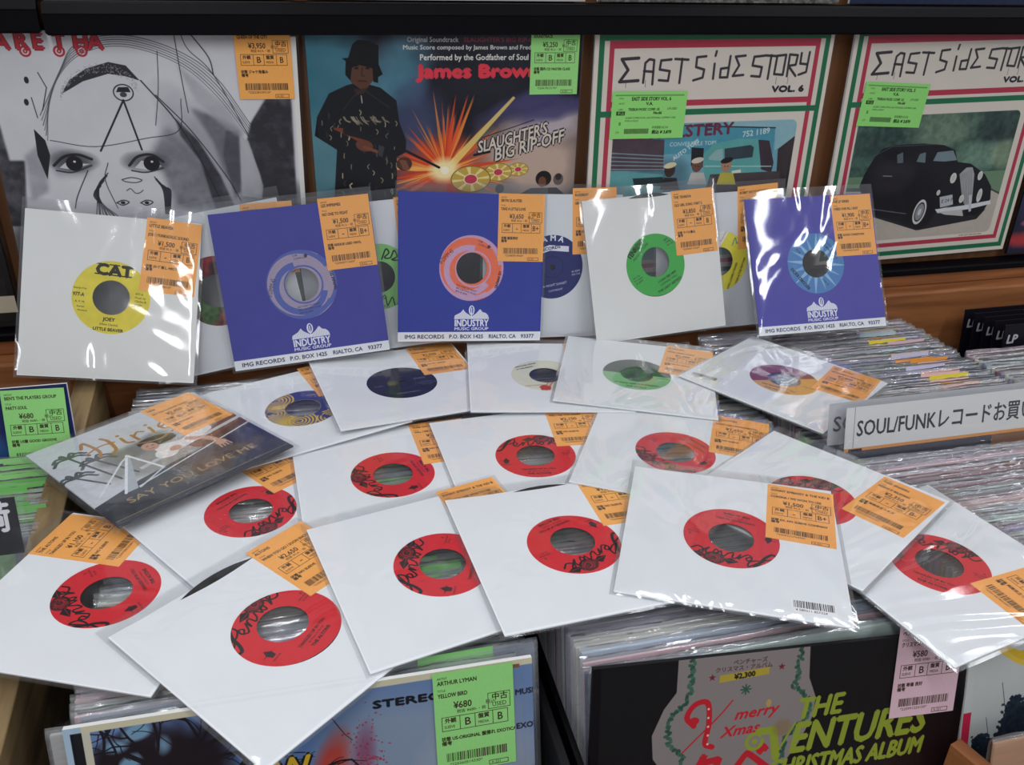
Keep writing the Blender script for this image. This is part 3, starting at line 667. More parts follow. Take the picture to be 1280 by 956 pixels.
PEN = [
 ('D1', 'red rose-label single at the left edge, under the corner of the picture sleeve', 50, {}),
 ('D2', 'red rose-label single lying just below the picture sleeve, its script upside down', -172, {}),
 ('D3', 'red rose-label single lying below the black-label single', -258, dict(tagpos=(0.0610, 0.0500))),
 ('D4', 'red rose-label single in the middle of the pile, below the red-striped cream label', -11, dict(tagpos=(0.0605, 0.0470), tagrot=-8)),
 ('D5', 'red rose-label single with silvery glints in its centre, below the pale green label', -218, dict(creased=True, tagpos=(0.0610, 0.0530))),
 ('D6', 'red rose-label single mostly covered by the barcode-stickered one on its left', 30, dict(creased=True, tagpos=(0.0570, 0.0450), tagrot=-3)),
 ('D7', 'red rose-label single at the right edge, hanging over the christmas album', 31, dict(creased=True, tagpos=(0.0610, 0.0400), tagrot=-4)),
 ('E1', 'front red rose-label single pointing down at the viewer, black disc edge peeking out', 18, dict(notch=0.0075, up=0.0045, tagpos=(0.0620, 0.0530))),
 ('E2', 'red rose-label single lying over the green-stickered album, its right side covered', 58, dict(tagpos=(0.0620, 0.0570), tagrot=2)),
 ('E3', 'red rose-label single right of the pile centre with an opaque disc sliver at its top', -162, dict(notch=0.0045, up=0.0035, tagpos=(0.0645, 0.0560), tagrot=-2)),
 ('E4', 'creased red rose-label single with a barcode sticker, topmost of the pile', -189, dict(creased=True, tagpos=(0.0600, 0.0460), tagrot=-3.5)),
]
for i, (k, lb, rot, kw) in enumerate(PEN):
    r = single(k, lb, G45, M_WHITE, 'penrose', rot, film_i=i, **kw)
    if k == 'E4': link('barcode_sticker', BAR, r, T(0.062, -0.074, 0.00118) @ RZ(0))

# ------------------------------------------------------------------ picture sleeve lying at the left of the pile
def picture_cover():
    c = Canvas(180, 180, 4, 'C9CCD3')
    c.blob(0, -10, 70, 30, '8C8A86', 0.8, 0, 2, 0.8); c.blob(-20, 22, 42, 16, '6E706B', 0.8, 8, 5, 0.9); c.blob(62, 30, 34, 40, '70645C', 0.8, 0, 8, 0.8)
    for x, y in ((-66, 52), (-50, 30), (-78, 12)):
        c.line([(x + 16, -20), (x, y)], 2.4, '4D5054')
        for a in (20, 60, 110, 150, 190, 340): c.curve([(x, y), (x + 10 * math.cos(math.radians(a)), y + 8 * math.sin(math.radians(a)) + 2), (x + 17 * math.cos(math.radians(a)), y + 11 * math.sin(math.radians(a)) - 5)], 3.2, '50545A')
    c.blob(60, -5, 60, 12, 'B9A193', 0.9, 6, 3, 0.6); c.poly([(20, -8), (90, 16), (90, -4), (30, -26)], '7A4A36'); c.poly([(30, -18), (90, -2), (90, -22), (40, -38)], '5D3A2E')
    c.poly([(-30, -14), (90, 6), (90, 1), (-30, -19)], 'C6C8CC')
    c.poly([(-90, -48), (-40, -34), (90, -16), (90, -90), (-90, -90)], '3B3F49'); c.poly([(48, -26), (90, -18), (90, -60), (70, -66)], '20264A')
    c.blob(30, -56, 70, 14, '55473F', 0.9, 4, 4, 0.4); c.blob(-70, -70, 30, 16, '23262E', 0.8, 0, 6, 0.5)
    # windscreen frame of an open car
    c.poly([(-60, -46), (-28, 14), (-24, 16), (-48, -46)], 'AEB4BC'); c.line([(-60, -46), (-27, 16), (-14, -30)], 2.6, 'E4E8EC'); c.line([(-78, -34), (-36, 8), (-27, 14)], 2.2, 'D5DADF'); c.line([(-46, -44), (90, -14)], 1.6, 'D9DDE2'); c.line([(-14, -30), (-46, -46)], 2, 'CDD2D8')
    # reclining woman in white, arm over the door
    c.curve([(4, 4), (22, -2), (36, 2), (52, 8)], 15, 'E2DEDD'); c.ell(2, -8, 11, 10, 'E6E2E0'); c.curve([(30, 2), (44, -12), (48, -26)], 6.5, 'C69C86'); c.ell(48, -29, 6, 5, 'C69C86')
    for i in range(4): c.line([(44 + 3 * i, -31), (43 + 3.6 * i, -39)], 1.7, 'C69C86')
    c.ell(8, 22, 19, 10, '2C2523', 1, -12); c.ell(-3, 15, 7.5, 9, 'C89F88', 1, 20); c.ell(-5, 17, 1.4, 0.7, '2C2523'); c.ell(0, 16, 1.4, 0.7, '2C2523'); c.line([(-5, 11), (-1, 10.4)], 1.1, '9A3A3C'); c.ell(12, -6, 6, 5, 'C69C86')
    # hand-lettered heading and the lower title
    g = 'A9793E'
    c.curve([(-50, 60), (-44, 70), (-40, 46), (-44, 32)], 3.4, g); c.curve([(-28, 66), (-25, 56), (-27, 36), (-33, 30)], 3.6, g); c.curve([(-52, 46), (-36, 52), (-22, 50)], 2.4, g)
    c.curve([(-14, 52), (-14, 40), (-9, 36)], 3.2, g); c.ell(-14, 59, 2, 2, g); c.curve([(-4, 50), (-3, 36)], 3.2, g); c.curve([(-3, 46), (3, 52), (8, 48)], 2.6, g)
    c.curve([(16, 52), (15, 38)], 3.2, g); c.ell(16, 59, 2, 2, g); c.curve([(24, 44), (34, 48), (30, 53), (24, 47), (27, 38), (37, 40)], 2.6, g); c.curve([(-10, 30), (12, 22), (40, 32), (60, 28)], 2.2, g)
    c.text('SAY YOU LOVE ME', 0, -64, 9, 'A48C66', align='c', sx=0.92, bold=0.15, width=132)
    c.line([(-88, -82), (88, -82)], 0.8, 'A48C66'); c.grain(0.03, 3, 60); return c
POSE['D0'][4:6] = [-0.022, -0.014]; POSE['D0'][:3] = [float(v) for v in EYE + 1.009 * (np.array(POSE['D0'][:3]) - EYE)]; q = POSE['D0']; root = empty('single_record', mat4('ly', q)); tag(root, 'picture-sleeve single showing a woman leaning out of an open car, gold lettering', 'record', G45)
mp = print_mat('picture_cover_print', picture_cover(), 0.35)
link('picture_sleeve', box('picture_sleeve', -HALF, HALF, -HALF, HALF, 0, 0.0019, mp, (0.18, 0.18), 0.0003), root)
link('price_tag', tag_mesh('D0'), root, T(0.0585, 0.0510, 0.0020) @ RZ(math.radians(2)))
link('plastic_sleeve', film_mesh('plastic_sleeve', -0.096, 0.095, -0.0945, 0.0985, 0.00215, 0.0007, 21, M_FILM, 36), root)

# ------------------------------------------------------------------ long-player covers
def LPC(bg, pp=2.6): return Canvas(313, 313, pp, bg)
def spot(n, o, s):
    return lambda *P: [on_item(KIND[n[0]], POSE[n], o[0] + x / s, o[1] + y / s) for x, y in P]
def cover_sketch():
    c = LPC('D6D5D9'); m = spot('P1', (0, 0), 3.1875); k = '2B2A30'
    def p(pts, col, al=1): c.poly(m(*pts), col, al)
    def cv(pts, w=1.1, col=k, al=0.9): c.curve(m(*pts), w, col, al)
    c.grain(0.03, 4, 8)
    c.blob(-120, -95, 40, 70, '3A393F', 0.95, 14, 3, 0.5); c.blob(132, -60, 34, 110, '45444C', 0.9, 12, 5, 0.7); c.blob(60, 20, 34, 90, '85848D', 0.6, 32, 6, 0.6)
    def ws(pts, col, al, soft=4, sd=0): c.wash(m(*pts), col, al, soft, sd)
    ws([(1000, 490), (1060, 390), (1160, 390), (1185, 830), (1040, 830), (1040, 700), (985, 560)], '2E2D34', 0.97, 3, 4); ws([(-60, 380), (0, 500), (40, 640), (100, 640), (110, 900), (0, 900), (-60, 700)], '35343A', 0.95, 3, 5)
    ws([(100, 620), (180, 560), (195, 760), (130, 800)], '9A99A0', 0.8, 5, 6); ws([(660, 500), (740, 560), (830, 660), (900, 830), (700, 830), (660, 700), (600, 620)], '6C6B74', 0.8, 9, 7)
    ws([(700, 470), (790, 560), (880, 700), (935, 820), (860, 830), (800, 640), (720, 540)], '2F2E36', 0.85, 3, 8); ws([(760, 430), (880, 470), (960, 520), (965, 740), (900, 700), (850, 560)], '66656E', 0.85, 5, 9)
    ws([(955, 540), (990, 560), (1050, 740), (1045, 790), (965, 780)], 'B4B3B9', 0.9, 2, 10); ws([(900, 520), (950, 520), (960, 760), (940, 790), (890, 620)], '4A4951', 0.8, 3, 11)
    ws([(700, 250), (900, 420), (980, 540), (940, 540), (780, 400)], 'A5A4AB', 0.7, 5, 12); ws([(600, 140), (1100, 140), (900, 180)], 'A9A8AE', 0.6, 8, 13); ws([(170, 600), (250, 585), (370, 640), (350, 700), (230, 700)], '7E7D86', 0.55, 8, 14)
    # cropped hair under the scarf
    p([(245, 375), (275, 320), (340, 275), (430, 248), (500, 262), (556, 322), (500, 305), (430, 295), (330, 325), (280, 355)], '2E2D32', 0.95)
    r = random.Random(2)
    for i in range(230):
        t = r.random(); a = 3.0 - 2.6 * t; x = 400 + 160 * math.cos(a); y = 400 - 135 * math.sin(a) + r.uniform(-12, 26); u = m((x, y))[0]; c.ell(u[0], u[1], 0.55, 0.5, 'A9A8AE', 0.8)
    for s_ in range(6): cv([(190 - 6 * s_, 560 - 20 * s_), (200 + 8 * s_, 380 - 20 * s_), (300, 230 - 10 * s_), (480, 185 - 9 * s_), (700, 250 - 10 * s_), (860, 380 - 14 * s_), (1000, 560 - 12 * s_)], 0.8 + 0.3 * (s_ % 2), '55545C', 0.7)
    cv([(560, 322), (700, 480), (800, 640), (880, 800)], 1.4); cv([(620, 380), (760, 520), (900, 700), (960, 800)], 1.1); cv([(690, 130), (720, 300), (750, 450)], 0.9); cv([(760, 140), (830, 230), (850, 300)], 1.2); cv([(715, 130), (750, 200), (850, 300), (1000, 560)], 0.8)
    cv([(625, 205), (630, 350), (620, 500)], 0.8); cv([(720, 395), (712, 520), (580, 552), (380, 585), (200, 560)], 0.8)
    for a, b in (((150, 290), (185, 350)), ((185, 350), (170, 440)), ((125, 390), (150, 470))): c.line(m(a, b), 0.9, k)
    p([(135, 515), (180, 560), (200, 620), (190, 715), (150, 620)], '26252B')
    for y in (320, 408): u = m((105, y))[0]; c.ell(u[0], u[1], 2.2, 3.4, '2A292F')
    # pendant and its two chains
    u = m((491, 370))[0]; c.ell(*u, 10.2, 8.8, '2A292F'); c.ell(*u, 9, 7.6, 'D5D4D8'); c.poly(m((462, 368), (470, 348), (510, 348), (520, 368)), '2A292F'); u = m((491, 378))[0]; c.ell(*u, 3.4, 2.6, '4A494F')
    for a, b in (((491, 400), (400, 605)), ((491, 400), (566, 600))):
        A, Bq = m(a, b)
        for i in range(18): t = i / 18; c.line([(A[0] + (Bq[0] - A[0]) * t, A[1] + (Bq[1] - A[1]) * t), (A[0] + (Bq[0] - A[0]) * (t + 0.04), A[1] + (Bq[1] - A[1]) * (t + 0.04))], 1.9, k)
    # two eyes
    for (x0, y0, x1, y1, px_) in ((215, 655, 365, 645, 296), (515, 655, 650, 655, 604)):
        xm = (x0 + x1) / 2; u = m((xm, y0 - 12))[0]; c.blob(u[0], u[1], 27, 13, '3A3940', 0.75, 0, x0, 0.5)
        p([(x0 + 22, y0 + 14), (xm - 20, y0 - 15), (x1 - 25, y0 - 2), (x1 - 5, y1 + 8), (xm, y0 + 22)], 'D2D1D6'); u = m((px_, 652))[0]; c.ell(u[0], u[1], 8.3, 8, '1F1E24'); c.ell(u[0] + 0.5, u[1] + 2, 1.4, 1.2, 'DADADF')
        cv([(x0, y0 + 5), (xm - 35, y0 - 30), (xm + 20, y0 - 38), (x1, y1 - 10)], 2.8, '201F26'); cv([(x0 + 10, y0 + 25), (xm, y0 + 32), (x1, y1 + 15)], 1.6, '34333A')
    # small inverted sketch of a face with striped hair
    cv([(485, 716), (525, 708), (565, 718), (540, 728), (500, 724), (485, 716)], 1); cv([(505, 760), (520, 752), (540, 770), (558, 768), (570, 758)], 0.9)
    for x in (490, 585): cv([(x - 25, 808), (x, 798), (x + 24, 806), (x, 818), (x - 25, 808)], 1.2); u = m((x, 808))[0]; c.ell(u[0], u[1], 2.4, 1.7, k)
    for i in range(7): cv([(430 - 6 * i, 690 + 10 * i), (395 - 3 * i, 740 + 8 * i), (385 + 14 * i, 860)], 2.2 if i % 2 else 1.1, '2E2E36', 0.9); cv([(615 + 7 * i, 705 + 9 * i), (650 + 5 * i, 760), (660 + 3 * i, 850)], 2.2 if i % 2 else 1.1, '2E2E36', 0.9)
    cv([(430, 650), (420, 720), (470, 830)], 0.9); cv([(350, 680), (310, 780), (300, 830)], 1.1)
    # heading letters with curled feet
    for ch, x in zip('ARETHA', (-22, 60, 130, 212, 292, 352)):
        u = m((x, 196))[0]; c.text(ch, u[0], u[1], 15.5, '6B1A22', sx=0.95, bold=1.5); c.text(ch, u[0], u[1], 15.5, 'C4323E', sx=0.95, bold=0.8)
    for x in (100, 235, 325): u = m((x, 205))[0]; c.ring(u[0], u[1], 3.6, 5.6, 'B92F3B'); c.ring(u[0], u[1], 0.8, 2.2, 'B92F3B')
    c.rect(151, -157, 157, 157, 'E4E2DC'); return c
def cover_action():
    c = LPC('1B1A26'); m = spot('P2', (370, 0), 3.4135)
    def p(pts, col, al=1): c.poly(m(*pts), col, al)
    def bl(x, y, rx, ry, col, al, rot=0, sd=0, rag=0.6): u = m((x, y))[0]; c.blob(u[0], u[1], rx, ry, col, al, rot, sd, rag)
    bl(120, 350, 60, 130, '3E7C8C', 0.85, 0, 3); bl(420, 330, 40, 60, '5E9CAF', 0.85, -30, 5); bl(90, 700, 40, 60, '5C8F98', 0.8, 0, 4); bl(520, 600, 46, 70, '4C5578', 0.8, 0, 7)
    c.grain(0.07, 21, 5)
    bl(1000, 700, 90, 66, 'C9AE9C', 0.95, 10, 8, 0.4); bl(1100, 520, 60, 26, 'BFB2B8', 0.9, 8, 9); bl(1000, 430, 70, 14, '4B4572', 0.9, 20, 10); bl(820, 900, 90, 30, 'B09A94', 0.9, 0, 11); bl(1080, 470, 50, 14, '3A3766', 0.8, 12, 12)
    u0 = m((635, 728))[0]; r = random.Random(7)
    bl(620, 720, 56, 44, 'D8431F', 0.95, 10, 6, 0.5)
    for i in range(110):
        a = r.uniform(-0.5, 3.7); L = r.uniform(30, 98); w = r.uniform(0.02, 0.075); col = r.choice(('E8612A', 'F08A35', 'C8361E', 'F4B65A', 'E04A22'))
        b_ = L * 0.45; c.poly([u0, (u0[0] + b_ * math.cos(a - w), u0[1] + b_ * math.sin(a - w)), (u0[0] + L * math.cos(a), u0[1] + L * math.sin(a)), (u0[0] + b_ * math.cos(a + w), u0[1] + b_ * math.sin(a + w))], col, 0.75)
    e = m((930, 415))[0]; c.poly([(u0[0] - 2, u0[1] + 3), (e[0] - 1, e[1] + 1), (e[0] + 1.5, e[1] - 1), (u0[0] + 5, u0[1] - 3)], 'F3D678', 0.85)
    bl(635, 725, 20, 16, 'FBE7A8', 1.0, 0, 2, 0.3); c.ell(u0[0], u0[1], 5, 5, 'FFF6DA')
    # gold discs
    for x, y, rx, ry in ((947, 723, 13, 8), (862, 735, 17, 11), (745, 765, 24.5, 16)):
        u = m((x, y))[0]; c.ell(u[0], u[1], rx, ry, '6E5A1E'); c.ell(u[0], u[1], rx * 0.96, ry * 0.95, 'C6A447')
        for a in range(0, 360, 45): t = np.radians([a, a + 14]); c.poly([u, (u[0] + rx * 0.93 * math.cos(t[0]), u[1] + ry * 0.93 * math.sin(t[0])), (u[0] + rx * 0.93 * math.cos(t[1]), u[1] + ry * 0.93 * math.sin(t[1]))], 'F0DF9C', 0.85)
        c.ell(u[0], u[1], rx * 0.36, ry * 0.4, 'E9E0C8'); c.ell(u[0], u[1], rx * 0.31, ry * 0.34, 'C53A4E')
    u = m((868, 805))[0]; c.ell(u[0], u[1], 5.5, 5.5, '2B3038')
    # two small figures low on the right
    u = m((1055, 762))[0]; c.ell(u[0], u[1], 10, 9.5, '17130F'); c.ell(u[0] - 1.5, u[1] - 4, 5, 6.5, '70462E'); p([(950, 830), (1000, 803), (1110, 800), (1170, 850), (1170, 880), (950, 880)], '24242C'); u = m((1118, 765))[0]; c.ell(u[0], u[1], 6.5, 7.5, '6A5A56'); c.ell(u[0], u[1] + 3, 4, 4, '2E2724')
    # standing man in a dark hat and a shiny dark coat
    k = '0A0A0E'
    p([(165, 840), (175, 640), (80, 580), (90, 500), (140, 400), (215, 365), (270, 350), (360, 375), (428, 430), (440, 520), (470, 600), (468, 650), (430, 670), (430, 860), (165, 860)], '14141A')
    p([(233, 350), (232, 290), (262, 275), (330, 280), (332, 340), (305, 375), (275, 382)], '5A3A2A'); p([(245, 380), (262, 408), (290, 398), (310, 372), (275, 382)], '3A2820')
    p([(195, 250), (222, 248), (240, 190), (262, 172), (300, 174), (352, 196), (352, 275), (370, 318), (350, 330), (350, 355), (330, 350), (326, 292), (270, 278), (238, 290), (232, 345), (210, 320), (212, 262)], k)
    for x in (258, 305): u = m((x, 292))[0]; c.ell(u[0], u[1], 2.4, 1.0, '120C0A')
    c.line(m((283, 290), (279, 325), (292, 326)), 1.2, '3A241A'); c.line(m((266, 346), (300, 348)), 1.6, '3A1E18'); c.line(m((262, 282), (244, 285)), 1, '1A100C')
    for i in range(60):
        x, y = r.uniform(110, 440), r.uniform(470, 830)
        if x < 170 and y > 620: continue
        q = r.uniform(-1, 1); c.curve(m((x, y), (x + 10 * q, y + 9), (x + 4 * q, y + 20)), r.uniform(0.5, 1.7), r.choice(('A39B78', '6A6654', 'CFC6A4', '3A3A3E')), 0.85)
    for i in range(22): x = r.uniform(200, 380); c.curve(m((x, 500), (x + 10, 515), (x + 26, 522 + r.uniform(-8, 12))), 1.2, '9A9278', 0.7)
    c.line(m((278, 410), (282, 440)), 1, 'C9C4B0'); c.curve(m((200, 470), (240, 420), (270, 392)), 0.8, '33333C'); c.curve(m((400, 460), (340, 420), (300, 392)), 0.8, '33333C')
    p([(165, 545), (200, 548), (270, 575), (300, 605), (280, 612), (210, 575), (160, 552)], '7A3A26'); c.line(m((215, 560), (400, 610), (610, 715)), 6.2, '17171B', 1, (1.3, 0.45)); p([(352, 620), (378, 628), (368, 672), (350, 662)], '3B3B40')
    u = m((292, 622))[0]; c.ell(u[0], u[1], 10, 6.5, '6A3C2A', 1, -15); u = m((462, 700))[0]; c.ell(u[0], u[1], 9, 8, '4A2C22')
    for i in range(4): u = m((300 + 12 * i, 632 + 4 * i))[0]; c.ell(u[0], u[1], 4.2, 1.8, '7A4A34', 1, -20); u = m((450 + 4 * i, 690 + 10 * i))[0]; c.ell(u[0] + 2, u[1], 4.6, 1.8, '7A4A38', 1, -10)
    # lettering
    def tx(t, x0, y, x1, size, col, **k_): a, b = m((x0, y), (x1, y)); c.text(t, a[0], a[1], size, col, width=b[0] - a[0], **k_)
    tx('Original Soundtrack', 473, 180, 693, 5.2, 'B9B8B4', bold=0.15); tx("SLAUGHTER'S BIG RIP-OFF", 715, 180, 1040, 4.6, '8C2A3A', bold=0.15)
    tx('Music Score composed by James Brown and Fred Wesley', 455, 212, 1090, 4.6, 'DCDAD2', bold=0.15); tx('Performed by the Godfather of Soul', 527, 258, 990, 6.2, 'E6E3D8', bold=0.22); tx('James Brown', 520, 332, 1030, 13.2, 'E23A4A', bold=1.5)
    a = m((775, 655))[0]; b = m((845, 688))[0]
    for col, bo in (('15131A', 1.9), ('D9CDBD', 0.45)):
        c.text("SLAUGHTER'S", a[0], a[1], 13.2, col, rot=14, width=87, shear=0.28, bold=bo); c.text('BIG RIP-OFF', b[0], b[1], 14.2, col, rot=14, width=88, shear=0.28, bold=bo)
    c.line(m((760, 662), (825, 648)), 2.8, '15131A'); c.line(m((790, 590), (1015, 512)), 0.9, '15131A'); return c
def story_frame(c, vol):
    g, r_ = '1F6F49', 'B8374C'
    c.rect(-156.5, -156.5, 156.5, 156.5, 'DDD2C6')
    for i0, i1, col in ((5, 11.5, g), (18, 24, r_)):
        for x0, y0, x1, y1 in ((-156 + i0, -156 + i0, -156 + i1, 156 - i0 * 0.55), (156 - i1, -156 + i0, 156 - i0, 156 - i0 * 0.55), (-156 + i0, -156 + i0, 156 - i0, -156 + i1), (-156 + i0, 156 - i1 * 0.7 - 2, 156 - i0, 156 - i0 * 0.55)): c.rect(x0, y0, x1, y1, col)
    c.rect(-137, 70, 137, 77, r_); c.rect(-150, 59, 150, 66, g)
    k = '2E2A30'; W = 2.9
    L = { 'E': [[(9, 30), (-8, 29), (-1, 17), (-9, 4), (10, 5)]], 'A': [[(-6, 2), (-5, 24), (0, 28), (6, 27), (6, 0)], [(-6, 15), (6, 14)]],
      'S': [[(7, 27), (-6, 26), (-7, 16), (6, 14), (5, 3), (-7, 4)]], 'T': [[(-8, 27), (9, 26)], [(1, 27), (0, 0)]], 's': [[(6, 29), (-6, 28), (-6, 17), (5, 14), (4, 5), (-8, 2)]],
      'i': [[(0, 20), (0, 3)], [(0, 29), (1, 34)]], 'd': [[(6, 28), (5, 4), (-5, 4), (-5, 14), (5, 15)]], 'e': [[(8, 28), (-5, 27), (1, 17), (-6, 5), (8, 6)]],
      'O': [[(-6, 26), (6, 27), (5, 4), (-7, 5), (-6, 26)]], 'R': [[(-5, 2), (-5, 27), (6, 26), (5, 15), (-5, 14), (7, 2)]], 'Y': [[(-5, 28), (-5, 16), (5, 15)], [(6, 29), (5, 6), (-5, 3)]] }
    for ch, x, sx in (('E', -112, 1.25), ('A', -87, 1), ('S', -66, 1), ('T', -46, 1), ('s', -20, 1), ('i', -2, 1), ('d', 12, 1), ('e', 30, 1), ('S', 56, 1), ('T', 72, 0.9), ('O', 87, 1), ('R', 103, 1), ('Y', 119, 1)):
        for st in L[ch]: c.line([(x + a * sx, 98 + b * 1.02 + 0.02 * x) for a, b in st], W if ch != 'E' else 3.6, k, 0.93)
        if ch in 'EAOR': c.line([(x - 3, 101), (x - 3, 93)], 0.6, k, 0.7)
    c.text('VOL. ' + vol, 80, 83.5, 7, '25222A', width=44, bold=0.8)
def round_rect(c, x0, y0, x1, y1, r, col, al=1):
    P = []
    for cx, cy, a in ((x1 - r, y1 - r, 0), (x0 + r, y1 - r, 90), (x0 + r, y0 + r, 180), (x1 - r, y0 + r, 270)):
        for i in range(7): t = math.radians(a + 15 * i); P.append((cx + r * math.cos(t), cy + r * math.sin(t)))
    c.poly(P, col, al)
def cover_truck():
    c = LPC('DDD2C6'); story_frame(c, '6'); m = spot('P3', (740, 140), 4.7407); b = Canvas(313, 313, 2.6, '6FA3B4')
    def p(pts, col, al=1): b.poly(m(*pts), col, al)
    p([(550, 80), (1085, 92), (1070, 250), (100, 250), (100, 140)], '4C93A6'); p([(810, 20), (1240, 20), (1240, 130), (1080, 230), (1085, 92), (810, 85)], '8DB6BF'); b.line(m((550, 82), (1085, 94)), 1.6, '23343C')
    b.blob(-70, -20, 50, 28, '3D5A66', 0.6, 0, 3, 0.8)
    p([(110, 150), (430, 165), (420, 350), (100, 350)], '4E3F48'); 
    for i in range(5): b.line(m((105, 245 + 24 * i), (425, 262 + 20 * i)), 1.4, '86A5AA', 0.8)
    b.text('UPHOLSTERY', *m((205, 170))[0], 14, '6B2A42', rot=1.5, width=143, bold=0.7); b.text('CONVERTIBLE TOPS', *m((458, 205))[0], 5, 'D6DBD8', width=64); b.text('AUTO TOPS', *m((485, 290))[0], 5, 'CFD8D8', rot=35, bold=0.2); b.text('752 1189', *m((890, 150))[0], 7, 'BFD3D6', rot=6, bold=0.3)
    p([(590, 210), (662, 215), (655, 330), (585, 320)], '1C1A22'); p([(1100, 220), (1230, 120), (1230, 560), (1080, 560)], '3A3034'); p([(1225, 330), (1160, 340), (1120, 560), (1225, 560)], '24262C')
    p([(110, 350), (420, 370), (420, 560), (90, 560)], '5E9C9E'); p([(240, 395), (420, 385), (420, 440), (250, 440)], '1E3238')
    # old pickup cab
    p([(660, 250), (720, 190), (860, 160), (985, 158), (1000, 400), (660, 400)], '5CA3A0'); p([(690, 270), (735, 225), (775, 218), (775, 290), (690, 285)], '8FB0B0'); p([(785, 218), (940, 196), (958, 210), (950, 268), (785, 288)], '35414A'); p([(985, 165), (1050, 170), (1075, 300), (1060, 360), (1000, 340)], '3D2E38'); b.line(m((668, 322), (1060, 322)), 1.3, 'A8C8C4')
    p([(700, 370), (1110, 350), (1120, 560), (640, 560)], '4A4044')
    # three people by the truck
    for x, y, hat, sk in ((460, 330, 'D9CFA4', '3A2A26'), (622, 300, 'CFC4B4', '6A4838'), (795, 300, '16141A', 'A98068')):
        u = m((x, y + 15))[0]; b.ell(u[0], u[1], 7.4, 9, sk); b.ell(u[0], u[1] + 6, 8.6, 3.6, hat, 1, 10); p([(x - 60, y + 130), (x - 35, y + 60), (x + 40, y + 60), (x + 55, y + 130)], {460: '2B2326', 622: 'BDB9B4', 795: 'B8AE4A'}[x]); u = m((x, y + 22))[0]; b.ell(u[0] - 2, u[1], 0.9, 0.6, '14100E'); b.ell(u[0] + 2, u[1], 0.9, 0.6, '14100E')
    p([(825, 350), (880, 340), (882, 360), (828, 364)], 'D8DCC8')
    b.grain(0.03, 8, 30); clip_in(c, b, -127, -127, 123, 49, 8); return c
def clip_in(c, b, x0, y0, x1, y1, r):
    k = Canvas(313, 313, 2.6, '000000'); round_rect(k, x0, y0, x1, y1, r, 'FFFFFF'); c.a[:] = c.a * (1 - k.a) + b.a * k.a
def cover_sedan():
    c = LPC('DDD2C6'); story_frame(c, '5'); m = spot('P4', (1040, 130), 4.5542); b = Canvas(313, 313, 2.6, '3E5A50')
    def p(pts, col, al=1): b.poly(m(*pts), col, al)
    def bl(x, y, rx, ry, col, al, sd=0, rag=0.8, rot=0): u = m((x, y))[0]; b.blob(u[0], u[1], rx, ry, col, al, rot, sd, rag)
    bl(300, 200, 50, 30, '2E443E', 0.9, 3); bl(650, 150, 60, 34, '7E8F78', 0.7, 4, 1.2); bl(950, 150, 40, 36, '2F3F3E', 0.9, 5); bl(850, 300, 60, 22, '6F8F7C', 0.9, 6); bl(1000, 280, 30, 20, '8A9A7A', 0.7, 7, 1.1)
    b.grain(0.10, 12, 46)
    p([(80, 420), (600, 400), (1010, 375), (1000, 470), (960, 520), (880, 480), (60, 480)], '6E8C6E'); p([(40, 500), (400, 500), (900, 480), (970, 530), (930, 760), (200, 800), (0, 780)], 'BDB2A6'); b.line(m((890, 478), (975, 520)), 2.4, '49474A')
    p([(220, 640), (480, 720), (820, 655), (870, 600), (500, 600), (200, 600)], '26242A')
    k = '15141B'
    p([(155, 470), (185, 400), (245, 300), (290, 255), (360, 235), (520, 225), (640, 235), (700, 262), (715, 330), (790, 340), (870, 400), (905, 470), (900, 540), (860, 610), (760, 640), (740, 560), (600, 600), (540, 690), (480, 712), (380, 670), (220, 630), (180, 560)], k)
    bl(330, 420, 40, 24, '2C2730', 0.8, 3, 0.5); p([(620, 600), (740, 555), (760, 625), (700, 650)], '24232A')
    p([(370, 290), (405, 275), (405, 335), (372, 338)], '5D686E'); p([(480, 330), (500, 285), (535, 275), (530, 335)], '66757C'); p([(575, 325), (600, 275), (690, 265), (712, 320), (640, 328)], '77888E'); b.line(m((235, 300), (345, 242), (600, 230)), 0.9, '4A5862', 0.9)
    b.line(m((200, 595), (420, 625)), 1.2, '6A6A74'); b.line(m((292, 410), (340, 412)), 1.2, '8A8A92')
    # wheel with a pale ring, grille, lamps, bumper
    u = m((497, 615))[0]
    for rx, ry, col in ((11.5, 20, '0F0E12'), (10, 18, 'D5D2CC'), (7.6, 14.2, '26262C'), (6.4, 12, '8D9094'), (2.6, 5, 'C9CCCE')): b.ell(u[0], u[1], rx, ry, col, 1, -6)
    u = m((820, 590))[0]; b.ell(u[0], u[1], 11, 11, '0F0E12')
    p([(725, 400), (765, 362), (800, 360), (810, 400), (795, 560), (760, 590), (740, 540)], 'A7A7A8'); 
    for i in range(7): b.line(m((733 + 10 * i, 400 - 4 * i), (748 + 7 * i, 570)), 0.5, '6A6A6E')
    for x, y, rx, ry in ((690, 422, 5, 7.5), (843, 408, 4, 6.5), (736, 540, 4, 6), (838, 520, 4.2, 10), (605, 505, 3, 4)): u = m((x, y))[0]; b.ell(u[0], u[1], rx, ry, 'D9D6CC'); b.ell(u[0], u[1], rx * 0.6, ry * 0.6, 'C4C6C4')
    p([(612, 530), (685, 515), (688, 572), (614, 590)], 'B9BCC0'); b.text('E 24 P', *m((620, 565))[0], 5, '3A3C44', rot=6)
    p([(585, 600), (760, 575), (900, 548), (903, 568), (780, 598), (600, 622)], 'D8DADD'); p([(600, 615), (740, 600), (745, 638), (640, 630)], 'C3C0BA'); p([(778, 520), (795, 515), (790, 610), (776, 614)], 'C4C6CA')
    b.grain(0.02, 5, 50); clip_in(c, b, -129, -127, 123, 46, 8); c.text('©1981 EAST SIDE RECORDS', 72, -130.5, 2.2, '5A4A44'); return c
